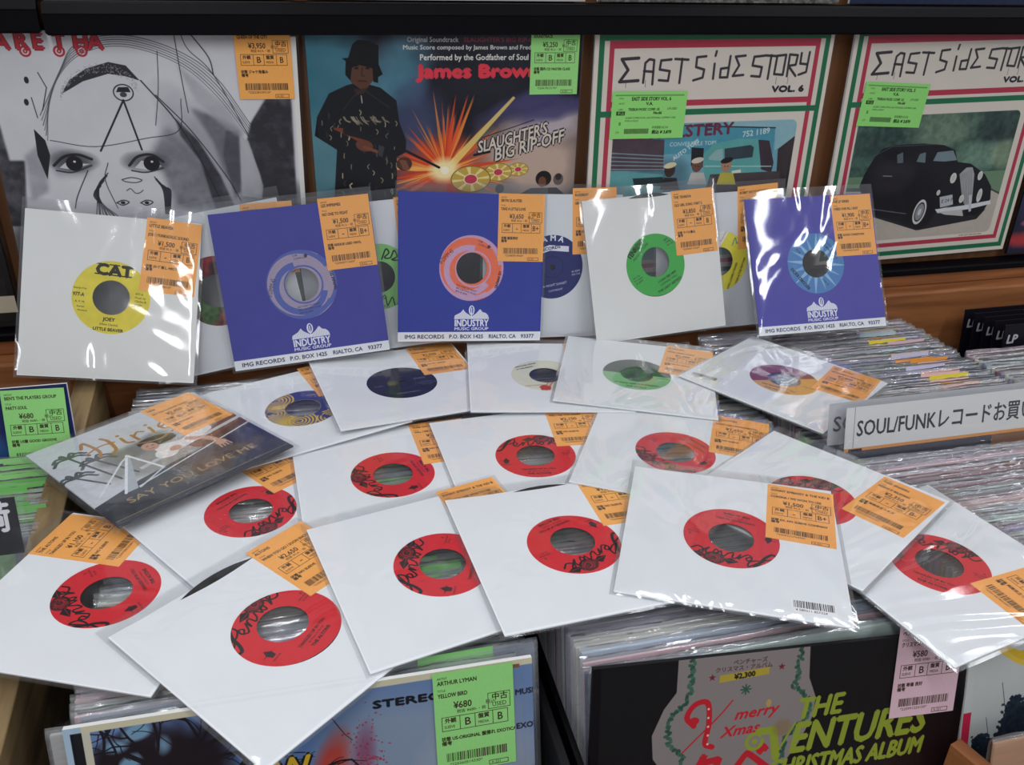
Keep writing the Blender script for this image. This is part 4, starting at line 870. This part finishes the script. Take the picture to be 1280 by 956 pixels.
def cover_branches():
    c = LPC('6C85AE', 3.2); m = spot('Q1', (0, 800), 4.2667)
    c.blob(-60, 120, 80, 60, '5C7FB4', 0.9, 0, 3); c.blob(60, 90, 60, 60, '8E9CAE', 0.8, 0, 5); c.blob(120, 60, 50, 80, 'A5AAB2', 0.7, 0, 6); c.blob(30, 60, 30, 26, 'A33A34', 0.9, 20, 8, 0.7); c.blob(6, 84, 14, 42, 'C03A2C', 0.9, -18, 9, 0.5); c.blob(30, 84, 10, 44, '8A3A5A', 0.7, -8, 10, 0.7)
    c.blob(-100, 112, 44, 38, '1F121B', 1, 0, 12, 1.3); c.blob(-118, 128, 30, 24, '1C1118', 1, 0, 13, 1.1)
    for i, (x, y) in enumerate(((-128, 138), (-112, 146), (-120, 124), (-132, 110), (-98, 134), (-108, 112))): c.blob(x, y, 9, 6, '7FA9C4', 0.9, 20 * i, 30 + i, 1.2)
    r = random.Random(5)
    def branch(x, y, a, L, w, d):
        P = [(x, y)]
        for i in range(5): a += r.uniform(-0.45, 0.45); x += L / 5 * math.cos(a); y += L / 5 * math.sin(a); P.append((x, y))
        c.curve(P, w, '1A1018', 0.95, (1, 0.6))
        if d > 0:
            for k in range(3): j = r.randint(1, 5); branch(P[j][0], P[j][1], a + r.uniform(-1.3, 1.3), L * r.uniform(0.5, 0.8), w * 0.6, d - 1)
    for x, y, a, L in ((-140, 40, 0.9, 90), (-150, 90, 0.3, 90), (-90, 60, 0.8, 80), (-60, 70, 0.2, 60), (-120, 130, -0.3, 90), (-50, 140, -2.6, 60)): branch(x, y, a, L, 3.6, 3)
    c.rect(-156.5, -156.5, -141, 156.5, 'A9C0D4'); c.rect(-152.5, -156.5, -145.5, 152, '17181F'); c.rect(-145.5, -156.5, -140.5, 156.5, 'CFC9B4'); c.rect(-145.5, 151.5, 156.5, 156.5, 'D5CCAE'); c.rect(140, 150, 147, 153, '8A5A3A')
    a, b = (37, 140.5), (86, 139); c.text('STEREO', 41, 135.5, 5.6, '101420', width=50, bold=0.5, rot=-1)
    c.text('MUSIC', 143, 128, 4.4, '2A3040', bold=0.3); c.text('EXOTICS', 143, 100, 4.4, '2A3040', bold=0.3)
    for col, bo in (('14100E', 2.2), ('E4B92E', 0.6)): c.text('YELLOW', -99, 90, 18, col, width=95, bold=bo, sx=1)
    r = random.Random(9)
    for i in range(260): x, y = r.gauss(34, 8), r.gauss(85, 22); c.ell(x, y, r.uniform(0.3, 1.0), r.uniform(0.3, 1.0), 'A8283A', 0.7)
    return c
def cover_festive():
    c = LPC('0C080C', 3.2); c.blob(120, 40, 60, 50, '241012', 0.8, 0, 3); c.rect(-154, -157, 157, 46, '4A3A34', 0.0)
    # grey paper band with green garlands and red lettering
    P = [(-93, 157), (-93, 130), (-103, 117), (-112, 96), (-110, 76), (-100, 62), (-102, 20), (-106, -157), (8, -157), (6, 20), (10, 60), (20, 74), (30, 94), (32, 112), (24, 130), (22, 157)]
    c.poly([(x * 0.92 - 6, y) for x, y in P], '8E8380')
    r = random.Random(3)
    for sgn, X in ((-1, [(-80, 155), (-81, 128), (-84, 120), (-94, 112), (-97, 98), (-94, 84), (-84, 76), (-86, 60), (-88, 20)]), (1, [(7, 155), (6, 130), (4, 124), (14, 116), (20, 106), (16, 94), (6, 86), (0, 78), (-2, 60), (-6, 20)])):
        for (x0, y0), (x1, y1) in zip(X, X[1:]):
            n = max(2, int(math.hypot(x1 - x0, y1 - y0) / 2))
            for i in range(n): t = i / n; c.ell(x0 + (x1 - x0) * t + r.uniform(-1.6, 1.6), y0 + (y1 - y0) * t, 2.4, 1.4, r.choice(('2E5A44', '3A6A50', '244A38')), 0.85, r.uniform(0, 180))
    c.text('ベンチャーズ', -48, 148, 3.2, '5A3A3C', bold=0.1); c.text('クリスマス・アルバム', -62, 143, 3.2, '5A3A3C', bold=0.1); c.poly([(-58, 134), (-18, 137), (-18, 143), (-58, 140)], 'B7A038'); c.text('¥2,300', -46, 135.6, 4.2, '2A2218', bold=0.3, rot=4)
    for x, y in ((-64, 139), (-8, 142)): c.poly([(x + (3.2 if i % 2 == 0 else 1.3) * math.cos(math.radians(90 + 36 * i)), y + (3.2 if i % 2 == 0 else 1.3) * math.sin(math.radians(90 + 36 * i))) for i in range(10)], '7A2430')
    for a in range(0, 180, 45): c.line([(-36 - 4 * math.cos(math.radians(a)), 126 - 4 * math.sin(math.radians(a))), (-36 + 4 * math.cos(math.radians(a)), 126 + 4 * math.sin(math.radians(a)))], 1.2, '2F5A46')
    R_ = 'C81E2C'; c.curve([(-76, 100), (-82, 108), (-76, 118), (-66, 118), (-64, 100), (-66, 84), (-60, 80)], 4.4, R_); c.curve([(-84, 78), (-72, 90), (-56, 106), (-46, 118)], 1.2, R_); c.ell(-76, 104, 4, 3.4, R_)
    for i in range(5): c.ell(-65 + 0.3 * i, 113 - 7.5 * i, 1, 1, 'E8C8C0')
    c.text('merry', -44, 101, 8.6, R_, shear=0.4, sx=1.15, bold=0.35, rot=3); c.text('Xmas', -54, 87, 8.6, R_, shear=0.4, sx=1.1, bold=0.35, rot=3)
    c.text('ク', -80, 44, 24, R_, bold=1.6, rot=6); c.text('リ', -80, 14, 24, R_, bold=1.6); c.text('ベ', -42, 50, 23, R_, bold=1.6, rot=6); c.text('ン', -42, 20, 24, R_, bold=1.6)
    g = '93A032'
    c.text('THE', 8, 95, 17, g, width=38, shear=0.2, bold=0.9, rot=2); c.text('ENTURES', 4, 66, 25, g, width=118, shear=0.2, bold=1.2, rot=2); c.line([(-22, 88), (-10, 88), (-6, 64)], 6.5, g); c.line([(-6, 66), (8, 92)], 1.8, g); c.ring(-25, 80, 5, 8, g, 1, 40, 380); c.ring(-25, 80, 0, 2.4, g); c.text('CHRISTMAS ALBUM', -12, 46, 14.5, g, width=134, shear=0.2, bold=0.9, rot=2)
    c.blob(0, 26, 160, 10, '6A4A3A', 0.5, 0, 9, 0.9); c.ell(-16, 112, 2.2, 3.4, 'B89A5A'); c.blob(-2, 90, 8, 8, '8A6A3A', 0.5, 0, 4, 1.2); return c
def cover_tree():
    c = LPC('C5C9C6', 3.0); c.blob(-60, 40, 120, 100, 'B4BCBE', 0.8, 0, 2); r = random.Random(4)
    c.poly([(-138, 40), (-128, 62), (-112, 84), (-96, 92), (-60, 96), (-40, 20), (-140, 20)], '1E2836')
    for i in range(2600):
        t = r.random(); x = -146 + 90 * t; top = 52 + 62 * min(1, t * 1.5) + 12 * math.sin(t * 19); y = top - abs(r.gauss(0, 22)); c.ell(x + r.gauss(0, 3), y, r.uniform(0.8, 2.6), r.uniform(0.7, 1.8), r.choice(('1E2A3A', '243444', '18202C')), 0.9, r.uniform(0, 180))
    for x, y in ((-122, 118), (-110, 104), (-98, 126), (-134, 88)): c.line([(x, y), (x + 5, y - 22)], 1.6, '1E2836', 1, (0.3, 1.4))
    c.poly([(-90, 22), (-40, 60), (157, 90), (157, -157), (-157, -157), (-157, 16)], '5A545E'); c.rect(-156.5, -156.5, -149, 96, 'C02A4A')
    c.curve([(-128, 152), (-108, 140), (-80, 146), (-40, 134)], 9, 'D9B32E'); c.curve([(-124, 146), (-100, 132), (-60, 138)], 4, 'E3C04A'); return c
def cover_beige():
    c = LPC('23201F'); c.blob(0, -60, 120, 60, 'B9A68C', 0.9, 0, 4); c.rect(-157, -140, 157, -120, 'C9BBA4'); c.blob(90, -110, 50, 30, '8A7660', 0.9, 0, 7); return c
def cover_night():
    c = LPC('26263E'); c.blob(-100, -60, 60, 60, '3D3C5C', 0.9, 0, 3); c.blob(-120, -135, 50, 14, 'C23A3E', 0.95, 0, 5, 0.8); c.blob(-130, -110, 16, 6, 'D86A7A', 0.9, 0, 6, 0.6); return c
def cover_bluebird():
    c = LPC('1C2358'); c.blob(30, 110, 90, 22, '1E5A8C', 0.9, -20, 4, 0.5); c.blob(10, 92, 60, 8, '3A8AB0', 0.9, -20, 6, 0.4); return c
GR = 'album covers standing on the display rack'
LPFILM = film_mesh('plastic_sleeve', -0.1595, 0.1595, -0.1595, 0.1600, 0.0006, 0.0004, 31, M_FILM_FLAT, 24, back=-0.0045)
def album(key, label, cover, cat='album', tags=(), group=None, spine=M_IVORY, film_=True, name='album_record'):
    q = POSE[key]; kind = KIND[key[0]]; root = empty(name, mat4(kind, q)); tag(root, label, cat, group)
    V, F = box_vf(-0.1565, 0.1565, -0.1565, 0.1565, -0.004, 0)
    link('jacket', mesh('jacket', V, F, [print_mat('cover_print_' + key, cover, 0.38), spine], (0.313, 0.313), [1, 0, 1, 1, 1, 1]), root)
    if film_: link('plastic_sleeve', LPFILM, root)
    for t in tags: t(root)
    return root
def lp_tag(k, x, y, rot=0, z=0.0011): return lambda root: link('price_tag', tag_mesh(k), root, T(x, y, z) @ RZ(math.radians(rot)))
def wide_tag(vol):
    c = Canvas(97, 56, 5, '93DD78'); k = '24301C'; c.line([(-44, 23.5), (44, 23.5)], 1.6, k, 0.35)
    c.text('EAST SIDE STORY VOL. ' + vol, 2, 17.5, 4, k, align='c', sx=0.8, bold=0.2); c.text('V.A.', 0, 12, 3.6, k, align='c', bold=0.2); c.text('TREBLIN MUSIC COMP. US', -27, 5.5, 3, k, sx=0.8, bold=0.1); c.text('LP/USED', 24, 6.5, 2.4, k)
    c.text('No.66', 6, 1.4, 3, k, bold=0.2); c.rect(-42, 0, -31, 4.8, k); c.text('新品', -40.5, 0.9, 3, '93DD78'); c.text('8', -38, -12, 4, k)
    c.text('OLDIES COMPILATION  JAN OPTIONAL COMMENT LINE', -30, -4, 2, k, sx=0.9); c.text('POPS A MUST', -30, -7.6, 2, k)
    for y, t in ((19, 'TITLE'), (13, 'ARTIST'), (6, 'LABEL')): c.text(t, -40, y, 1.7, k)
    x = -30
    while x < 2: c.rect(x, -22, x + 0.7, -16, k); x += 1.15
    c.text('本体価格 ¥3,518', 6, -16, 2.6, k, sx=0.8); c.text('税込 ¥ 3,870', 6, -22, 3.4, k, bold=0.25, shear=0.2); c.text('J.23', -41, -21, 2, k); c.grain(0.01, 3); return c
def wtag(vol, rot=0):
    m = print_mat('wide_sticker_' + vol, wide_tag(vol), 0.55)
    def f(root): link('price_tag', box('price_tag', -0.0485, 0.0485, -0.028, 0.028, 0, 0.0001, m, (0.097, 0.056)), root, T(-0.083, 0.0605, 0.0011) @ RZ(math.radians(rot)))
    return f
album('P1', 'grey pencil-drawn face album with red lettering on the rack', cover_sketch(), tags=[lp_tag('P1', 0.122, 0.133, 1)], group=GR)
album('P2', 'album with an armed man in black hat, explosion and gold discs', cover_action(), tags=[lp_tag('P2', 0.124, 0.130)], group=GR, spine=M_BLACKBOARD)
album('P3', 'east side album volume 6 with a turquoise truck photo', cover_truck(), tags=[wtag('6', -1)], group=GR)
album('P4', 'east side album with a black vintage sedan photo', cover_sedan(), tags=[wtag('5', -4)], group=GR)
def near(key, dx, dz=0, dy=0):
    q = list(POSE[key]); q[0] += dx; q[1] += dy; q[2] += dz; return q
POSE['P0'] = near('P1', -0.330); POSE['P0'][3] = 0; POSE['P5'] = near('P4', 0.324, -0.004); POSE['P5'][3] = 0.01
album('P0', 'dark album with beige stripes at the far left of the rack', cover_beige(), group=GR, spine=M_BLACKBOARD)
album('P5', 'dark violet album with a red lower corner right of the sedan cover', cover_night(), group=GR, spine=M_BLACKBOARD)
# bottoms of the covers on the tier above
UP = [('cream blank-bottomed album on the tier above the pencil-drawn face', -0.060, 'C9C3B8'), ('white album on the tier above the armed man cover', 0.190, 'BFBEBE'),
      ('grey speckled album on the tier above the truck photo cover', 0.518, '6B6A66'), ('dark blue album on the tier above the sedan cover', 0.846, '23304A')]
for i, (lb, x, colr) in enumerate(UP):
    c = Canvas(313, 313, 1.2, colr); c.grain(0.02 if i != 2 else 0.25, i, 90); c.blob(0, 20, 90, 80, ('8C8478', '5A6A80', '3A3A38', '4A6A9A')[i], 0.8, 0, i + 2, 0.8)
    POSE['P%d' % (6 + i)] = [x, 1.034, 1.3345 + 0.1570, 0, math.radians(5), 0]
    if i == 0: POSE['P6'][0] = -0.137
    album('P%d' % (6 + i), lb, c, group='album covers on the upper tier of the rack', film_=False)

# ------------------------------------------------------------------ the display rack behind
rack = empty('display_rack', T(0.35, 1.04, 0.95)); tag(rack, 'brown veneered display rack with black rails holding album covers', 'rack')
wbox('back_panel', -0.95, 1.75, 1.046, 1.062, 0.60, 1.75, M_WOODBROWN, rack)
wbox('ledge', -0.95, 1.75, 0.993, 1.0455, 0.62, 0.957, M_WOODORANGE, rack, 0.003)
wbox('lower_panel', -0.95, 1.75, 1.020, 1.0455, 0.9575, 0.9745, M_WOODORANGE, rack)
wbox('sill', -0.95, 1.75, 1.014, 1.0455, 0.975, 0.985, M_BLACKPLASTIC, rack, 0.002)
def rail(x0, x1, z0, z1):
    """black plastic rail: upright lower face, top half slanting back behind a thin ridge"""
    zm = z0 + (z1 - z0) * 0.62; prof = [(1.0115, z0), (1.0105, z0 + 0.002), (1.0105, zm), (1.0095, zm + 0.0006), (1.0108, zm + 0.0012), (1.016, z1 - 0.002), (1.018, z1), (1.045, z1), (1.045, z1 - 0.004), (1.0200, z1 - 0.005), (1.0185, z0)]
    n = len(prof); V = []; cx = (x0 + x1) / 2
    for x, ins in ((x0, 0.002), (x0 + 0.002, 0), (x1 - 0.002, 0), (x1, 0.002)):
        for y, z in prof: V.append((x - cx, y - 1.04, (min(max(z, z0 + ins), z1 - ins)) - 0.95))
    F = []
    for k in range(3):
        for i in range(n): j = (i + 1) % n; F.append((k * n + i, k * n + j, (k + 1) * n + j, (k + 1) * n + i))
    F += [tuple(range(n))[::-1], tuple(range(3 * n, 4 * n))]
    o = link('rail', mesh('rail', V, F, [M_BLACKPLASTIC]), rack); o.location = (cx - 0.35, 0, 0); return o
rail(-0.2225, 1.75, 1.3015, 1.333); rail(-0.95, -0.2265, 1.3035, 1.338)

# ------------------------------------------------------------------ record bins
bins = empty('record_bin_counter', T(0.30, 0.70, 0.0)); tag(bins, 'long wooden counter of record bins with black and oak dividers', 'record bin')
wbox('cabinet', -0.62, 1.35, 0.36, 1.04, 0.0, 0.585, M_WOODORANGE, bins, 0.003)
wbox('bin_floor', -0.62, 1.35, 0.30, 0.9925, 0.586, 0.606, M_BLACKBOARD, bins)
wbox('front_board', -0.62, 0.515, 0.285, 0.299, 0.586, 0.70, M_WOODORANGE, bins)
zt = 0.70
wbox('front_board', 0.517, 1.35, 0.285, 0.299, 0.586, zt, M_WOODORANGE, bins, 0.002)
def board(name, x0, x1, y0, y1, za, zb, m, sh=0.0):
    """upright divider board with a sloping top: za high at the front, zb at the back"""
    V = [(x0, y0, 0.607), (x1, y0, 0.607), (x1, y1, 0.607), (x0, y1, 0.607), (x0, y0, za), (x1, y0, za), (x1, y1, zb), (x0, y1, zb)]
    V = [(x - 0.3 + (sh if y == y1 else 0), y - 0.7, z) for x, y, z in V]; F = [(3, 2, 1, 0), (4, 5, 6, 7), (0, 1, 5, 4), (1, 2, 6, 5), (2, 3, 7, 6), (3, 0, 4, 7)]
    me = mesh(name, V, F, [m]); b = bmesh.new(); b.from_mesh(me); bmesh.ops.bevel(b, geom=list(b.edges), offset=0.0012, segments=2, affect='EDGES', profile=0.5); b.to_mesh(me); b.free()
    return link(name, me, bins)
board('divider', -0.2445, -0.221, 0.335, 0.988, 0.893, 0.945, M_WOODLIGHT, -0.012)
board('divider', 0.150, 0.157, 0.345, 0.985, 0.868, 0.905, M_BLACKBOARD)
board('divider', 0.162, 0.167, 0.345, 0.985, 0.868, 0.905, M_BLACKPLASTIC)
board('divider', 0.5045, 0.511, 0.425, 0.985, 0.80, 0.895, M_BLACKBOARD)
board('divider', 0.843, 0.850, 0.345, 0.985, 0.80, 0.895, M_BLACKBOARD)

# ------------------------------------------------------------------ long-players filed in the bins
JACK = [box('jacket_%d' % t, -0.1565, 0.1565, -0.1565, 0.1565, -t * 0.0005, 0, M_TINT) for t in (5, 6, 7)]
def ridge_film(seed):
    """the puckered mouth of a clear sleeve over the top of a jacket, plain sheets below"""
    r = np.random.RandomState(seed); n = 46; V = []; F = []; hi = 0.0035
    prof = [(-0.158, 0.0005), (0.100, 0.0006), (0.138, 0.0007), (0.150, 0.0009), (0.1575, 0.0008), (0.1575 + hi, -0.0012), (0.1580, -0.0032), (0.150, -0.0042), (-0.158, -0.0041)]
    ph = r.rand(4) * 6
    for i in range(n + 1):
        x = -0.159 + 0.318 * i / n; e = 1 if 0 < i < n else 0.3
        w = 0.5 + 0.5 * math.sin(ph[0] + x * 45) * math.sin(ph[1] + x * 21)
        for k, (y, z) in enumerate(prof):
            if 2 <= k <= 7: V.append((x, y + e * r.uniform(-0.0005, 0.0005) + (0.0018 * w if k == 5 else 0), z + e * r.uniform(-0.0003, 0.0004)))
            else: V.append((x, y, z))
    m = len(prof)
    for i in range(n):
        for k in range(m - 1): a = i * m + k; F.append((a, a + m, a + m + 1, a + 1))
    return mesh('plastic_sleeve', V, F, [M_FILM_EDGE], smooth=True)
RIDGE_Z = 0
RIDGE = [ridge_film(i) for i in range(6)]
STICK = box('price_tag', -0.028, 0.028, -0.040, 0.040, 0.0002, 0.0004, M_TINT_TAG)
TINTS = ['D9D5CB', 'C8C4BE', 'E8E3D4', 'B8B2BC', 'B9B0D0', 'DDB6BA', '9CA2B0', 'E4D8BC', '88848C', 'BFD0C8', 'F1ECE0', '9A8CB8', 'C9949E', 'B0C0D4', '6A6674', 'A89C7C', 'D4DCE4', '8A4A5A', '4A4C74', 'C8DCD0', 'EBC9CC', 'D0C4E0']
def lp(x, yt, zt_, label, group, rnd, stick=None, tilt=76.9, col=None, sx=None):
    """one filed record whose top edge is at (x, yt, zt_)"""
    a = math.radians(tilt + rnd.uniform(-0.03, 0.03)); c = Vector((x + rnd.uniform(-0.0022, 0.0022), yt - 0.1565 * math.cos(a), zt_ - 0.1565 * math.sin(a)))
    o = bpy.data.objects.new('filed_record', rnd.choice(JACK)); COL.objects.link(o)
    o.matrix_world = Matrix.Translation(c) @ Matrix.Rotation(rnd.uniform(-0.0008, 0.0008), 4, 'Z') @ Matrix.Rotation(a, 4, 'X') @ Matrix.Rotation(rnd.uniform(-0.005, 0.005), 4, 'Z')
    o.color = (*s2l(h(col or rnd.choice(TINTS))), 1); tag(o, label, 'record', group)
    link('plastic_sleeve', rnd.choice(RIDGE), o)
    if stick:
        s = link('price_tag', STICK, o, T((0.095 if sx is None else sx) + rnd.uniform(-0.012, 0.016), 0.1225 + rnd.uniform(-0.004, 0.002), 0)); s.color = (*s2l(h(stick)), 1)
    return o
rnd = random.Random(11)
for k, f in (('Q1', 1.004), ('Q2', 0.978)):      # slide along the sight line so they rest at the height of their neighbours
    POSE[k][:3] = [float(v) for v in EYE + f * (np.array(POSE[k][:3]) - EYE)]
def fill(x, y0, y1, pitch, label, group, sticks, chance, skip=None, drop=0.0045, sx=None, parts=None):
    y = y0; n = 0
    while y < y1:
        if not (skip and skip[0] < y < skip[1]):
            st = rnd.choice(sticks) if rnd.random() < chance else None
            w = ('with ' + STN[st] + ' sticker') if st else 'without sticker'
            if parts: sec = next(t for lim, t in parts if y < lim); lb = 'filed album ' + w + ', ' + sec; gr = group + ', ' + sec + ', ' + w
            else: lb = label + ', ' + w; gr = group + ', ' + w
            lp(x, y, top_z(y) - drop - abs(rnd.gauss(0, 0.0020)), lb, gr, rnd, st, sx=sx); n += 1
        y += pitch * rnd.uniform(0.95, 1.17)
    return n
STN = {'F3F0E8': 'cream', 'F7C9C4': 'pink', 'CDE8D6': 'mint', 'F4E24A': 'yellow', 'F7A246': 'orange', 'D6D0EA': 'lilac', 'C4DCE0': 'pale blue', 'E9C0C8': 'rose', 'BFC8CF': 'grey', '8CD47A': 'green', '7CCB6C': 'deep green', '9BDB86': 'light green'}
SOFT = ['F3F0E8', 'F7C9C4', 'CDE8D6', 'F4E24A', 'F7A246', 'D6D0EA', 'C4DCE0', 'E9C0C8', 'BFC8CF', '8CD47A']
cnt = fill(-0.020, 0.4765, 0.76, 0.0072, 'filed album under singles behind the branches album', 'albums filed in the branches album bin', ['8CD47A', 'F3F0E8', '8CD47A'], 0.5)
cnt += fill(-0.035, 0.766, 0.968, 0.0072, 'filed album under singles behind the branches album', 'albums filed in the branches album bin', ['8CD47A', 'F3F0E8', '8CD47A'], 0.5)
cnt += fill(0.334, 0.4325, 0.962, 0.0066, 'filed album in the bin fronted by the black christmas album', 'albums filed in the christmas album bin', SOFT, 0.35, parts=((0.53, 'right behind the black christmas album'), (2, 'under the singles behind the christmas album')))
cnt += fill(0.675, 0.452, 0.982, 0.0069, 'filed album in the bin with the white shelf sign', 'albums filed in the bin with the white sign', [t for t in SOFT if t not in ('BFC8CF', 'F3F0E8', '8CD47A')], 0.8, skip=(0.652, 0.694), parts=((0.66, 'in front of the white SOUL/FUNK sign'), (0.83, 'just behind the white SOUL/FUNK sign'), (2, 'at the back of the white-sign bin')))
cnt += fill(-0.4045, 0.700, 0.832, 0.0073, 'filed album behind the small black sign', 'albums filed behind the black sign', ['8CD47A', '7CCB6C', '9BDB86'], 1.0, sx=0.118)
cnt += fill(1.020, 0.60, 0.880, 0.0072, 'filed album below the black index cards', 'albums filed below the index cards', SOFT, 0.3, drop=0.012)
print('filed records', cnt)
album('Q1', 'front album with dark branches on blue, green price sticker and STEREO print', cover_branches(), tags=[lp_tag('Q1', 0.113, 0.115, 0, 0.0012)])
album('Q2', 'black christmas album with olive lettering, grey paper band and pink sticker', cover_festive(), tags=[lp_tag('Q2', 0.118, 0.127, 0, 0.0012)], spine=M_BLACKBOARD)
POSE['Q3'] = [0.6435, 0.3745, 0.757, 0, math.radians(-3), 0]
album('Q3', 'front album with a dark tree on pale sky and yellow lettering', cover_tree())
fr_ = lp(0.634, 0.357, at_y(1250, 926, 0.357)[2] - 0.004, 'orange topped sleeve standing lowest at the front of the dark tree album', None, random.Random(8), 'F7A246', col='C88A4A', sx=-0.06)
a_, b_ = at_z(1194, 926, 0.845), at_z(1233, 958, 0.845); d_ = b_ - a_; L_ = float(np.hypot(d_[0], d_[1])) + 0.05
wr = empty('wooden_stopper', T(a_[0], a_[1], 0.845) @ RZ(math.atan2(d_[1], d_[0]))); tag(wr, 'orange wooden strip at the corner between christmas and dark tree albums', 'wood strip')
link('strip', box('strip', 0, L_, -0.006, 0.006, -0.23, 0, M_WOODORANGE, bevel=0.0008), wr)
POSE['Q4'] = [-0.3930, 0.826, 0.838, 0, math.radians(-2), 0]
album('Q4', 'blue album with green sticker standing taller behind the oak divider', cover_bluebird(), tags=[lp_tag('G1', 0.1235, 0.113, -2, 0.0012)])
# second green-stickered record right behind the branches album
z0 = POSE['Q1']
g2 = lp(-0.030, 0.4605, top_z(0.46) - 0.0030, 'pale album with a katakana green sticker right behind the branches album', None, random.Random(3), None, col='BDBAB8')
link('price_tag', tag_mesh('G2'), g2, T(0.070, 0.117, 0.0013))
lp(-0.012, 0.4685, top_z(0.47) - 0.0010, 'pale album with a green sticker, two behind the branches album', None, random.Random(5), '8CD47A', col='8C95A6', sx=0.108)

# ------------------------------------------------------------------ divider signs
def sign(name, label, x0, x1, y, z0_, z1_, cv, lean=12.5, cat='sign', holder=True):
    w, hh = x1 - x0, z1_ - z0_; root = empty(name, T((x0 + x1) / 2, y, z0_) @ Matrix.Rotation(math.radians(90 - lean), 4, 'X')); tag(root, label, cat)
    link('sign_card', box('sign_card', -w / 2, w / 2, 0, hh, -0.0008, 0, None, mats=[print_mat(name + '_print', cv, 0.4)], uv=None), root)
    me = root.children[0].data; ul = me.uv_layers.new(name='UVMap')
    for lpz in me.loops: v = me.vertices[lpz.vertex_index].co; ul.data[lpz.index].uv = (v.x / w + 0.5, v.y / hh)
    if holder:
        link('acrylic_holder', box('acrylic_holder', -w / 2 - 0.006, w / 2 + 0.006, -0.17, hh + 0.003, -0.0032, -0.0012, M_ACRYLIC, bevel=0.0004), root)
        link('acrylic_front', box('acrylic_front', -w / 2 - 0.006, w / 2 + 0.006, -0.006, hh + 0.003, 0.0006, 0.0018, M_ACRYLIC, bevel=0.0003), root)
    return root
def white_sign():
    c = Canvas(310, 48, 5, 'E3E2E0'); c.line([(-145, -23), (-145, 24)], 0.6, '77757A'); c.rect(-155, -24, 155, -20.5, 'E29A55'); c.rect(-150, -24, -134, -21.5, '2A2424')
    c.text('SOUL/FUNKレコードお買い', -142, -7.5, 16.5, '34323A', width=219, bold=0.35); return c
sign('divider_sign', 'white sign reading SOUL/FUNK in clear holder, front one in its bin', 0.5335, 0.8435, 0.664, 0.929, 0.977, white_sign())
def grey_sign():
    c = Canvas(310, 46, 4, 'C9C9CC'); c.text('SOUL', -150, -8, 16, '5A5A60', bold=0.3); return c
sign('divider_sign', 'grey sign half hidden right behind the white SOUL/FUNK sign', 0.5215, 0.8315, 0.677, 0.931, 0.977, grey_sign())
def black_sign():
    c = Canvas(120, 50, 5, '0E0B14'); c.text('入荷', 12, -2, 20, 'E9E8EC', bold=0.8, width=42); return c
sign('divider_sign', 'small black sign with white Japanese lettering beside the oak divider', -0.3640, -0.2440, 0.662, 0.932, 0.982, black_sign(), lean=12.5)
for i in range(5):
    c = Canvas(200, 130, 3, '14121C'); c.text('LP', -92, 38, 12, 'B9B8C0', bold=0.7, shear=0.1)
    w = 0.2; root = empty('index_card', T(1.026 + 0.002 * i, 0.955 - 0.017 * i, 0.806 + 0.001 * i) @ Matrix.Rotation(math.radians(84), 4, 'X'))
    tag(root, ('rearmost black plastic LP index card by the rack ledge', 'second black LP index card from the rack', 'middle one of the five black LP index cards', 'black LP index card just behind the front one', 'front black LP index card, nearest the filed records')[i], 'index card', 'black index cards in the right bin')
    me = mesh('card', [(-0.094, 0, 0), (0.1, 0, 0), (0.1, 0.13, 0), (-0.1 + 0.002, 0.13, 0), (-0.094, 0, -0.002), (0.1, 0, -0.002), (0.1, 0.13, -0.002), (-0.098, 0.13, -0.002)], [(0, 1, 2, 3), (7, 6, 5, 4), (0, 4, 5, 1), (1, 5, 6, 2), (2, 6, 7, 3), (3, 7, 4, 0)], [print_mat('index_card_print_%d' % i, c, 0.4)])
    ul = me.uv_layers.new(name='UVMap')
    for lpz in me.loops: v = me.vertices[lpz.vertex_index].co; ul.data[lpz.index].uv = (v.x / 0.2 + 0.5, v.y / 0.13)
    link('card', me, root)

# ------------------------------------------------------------------ shop floor
fl = link('floor', box('floor', -4, 4, -3, 5, -0.02, 0, plain('grey_vinyl_floor', '5E5852', 0.4, 0.4, 0.05, 3)), None); fl['kind'] = 'structure'
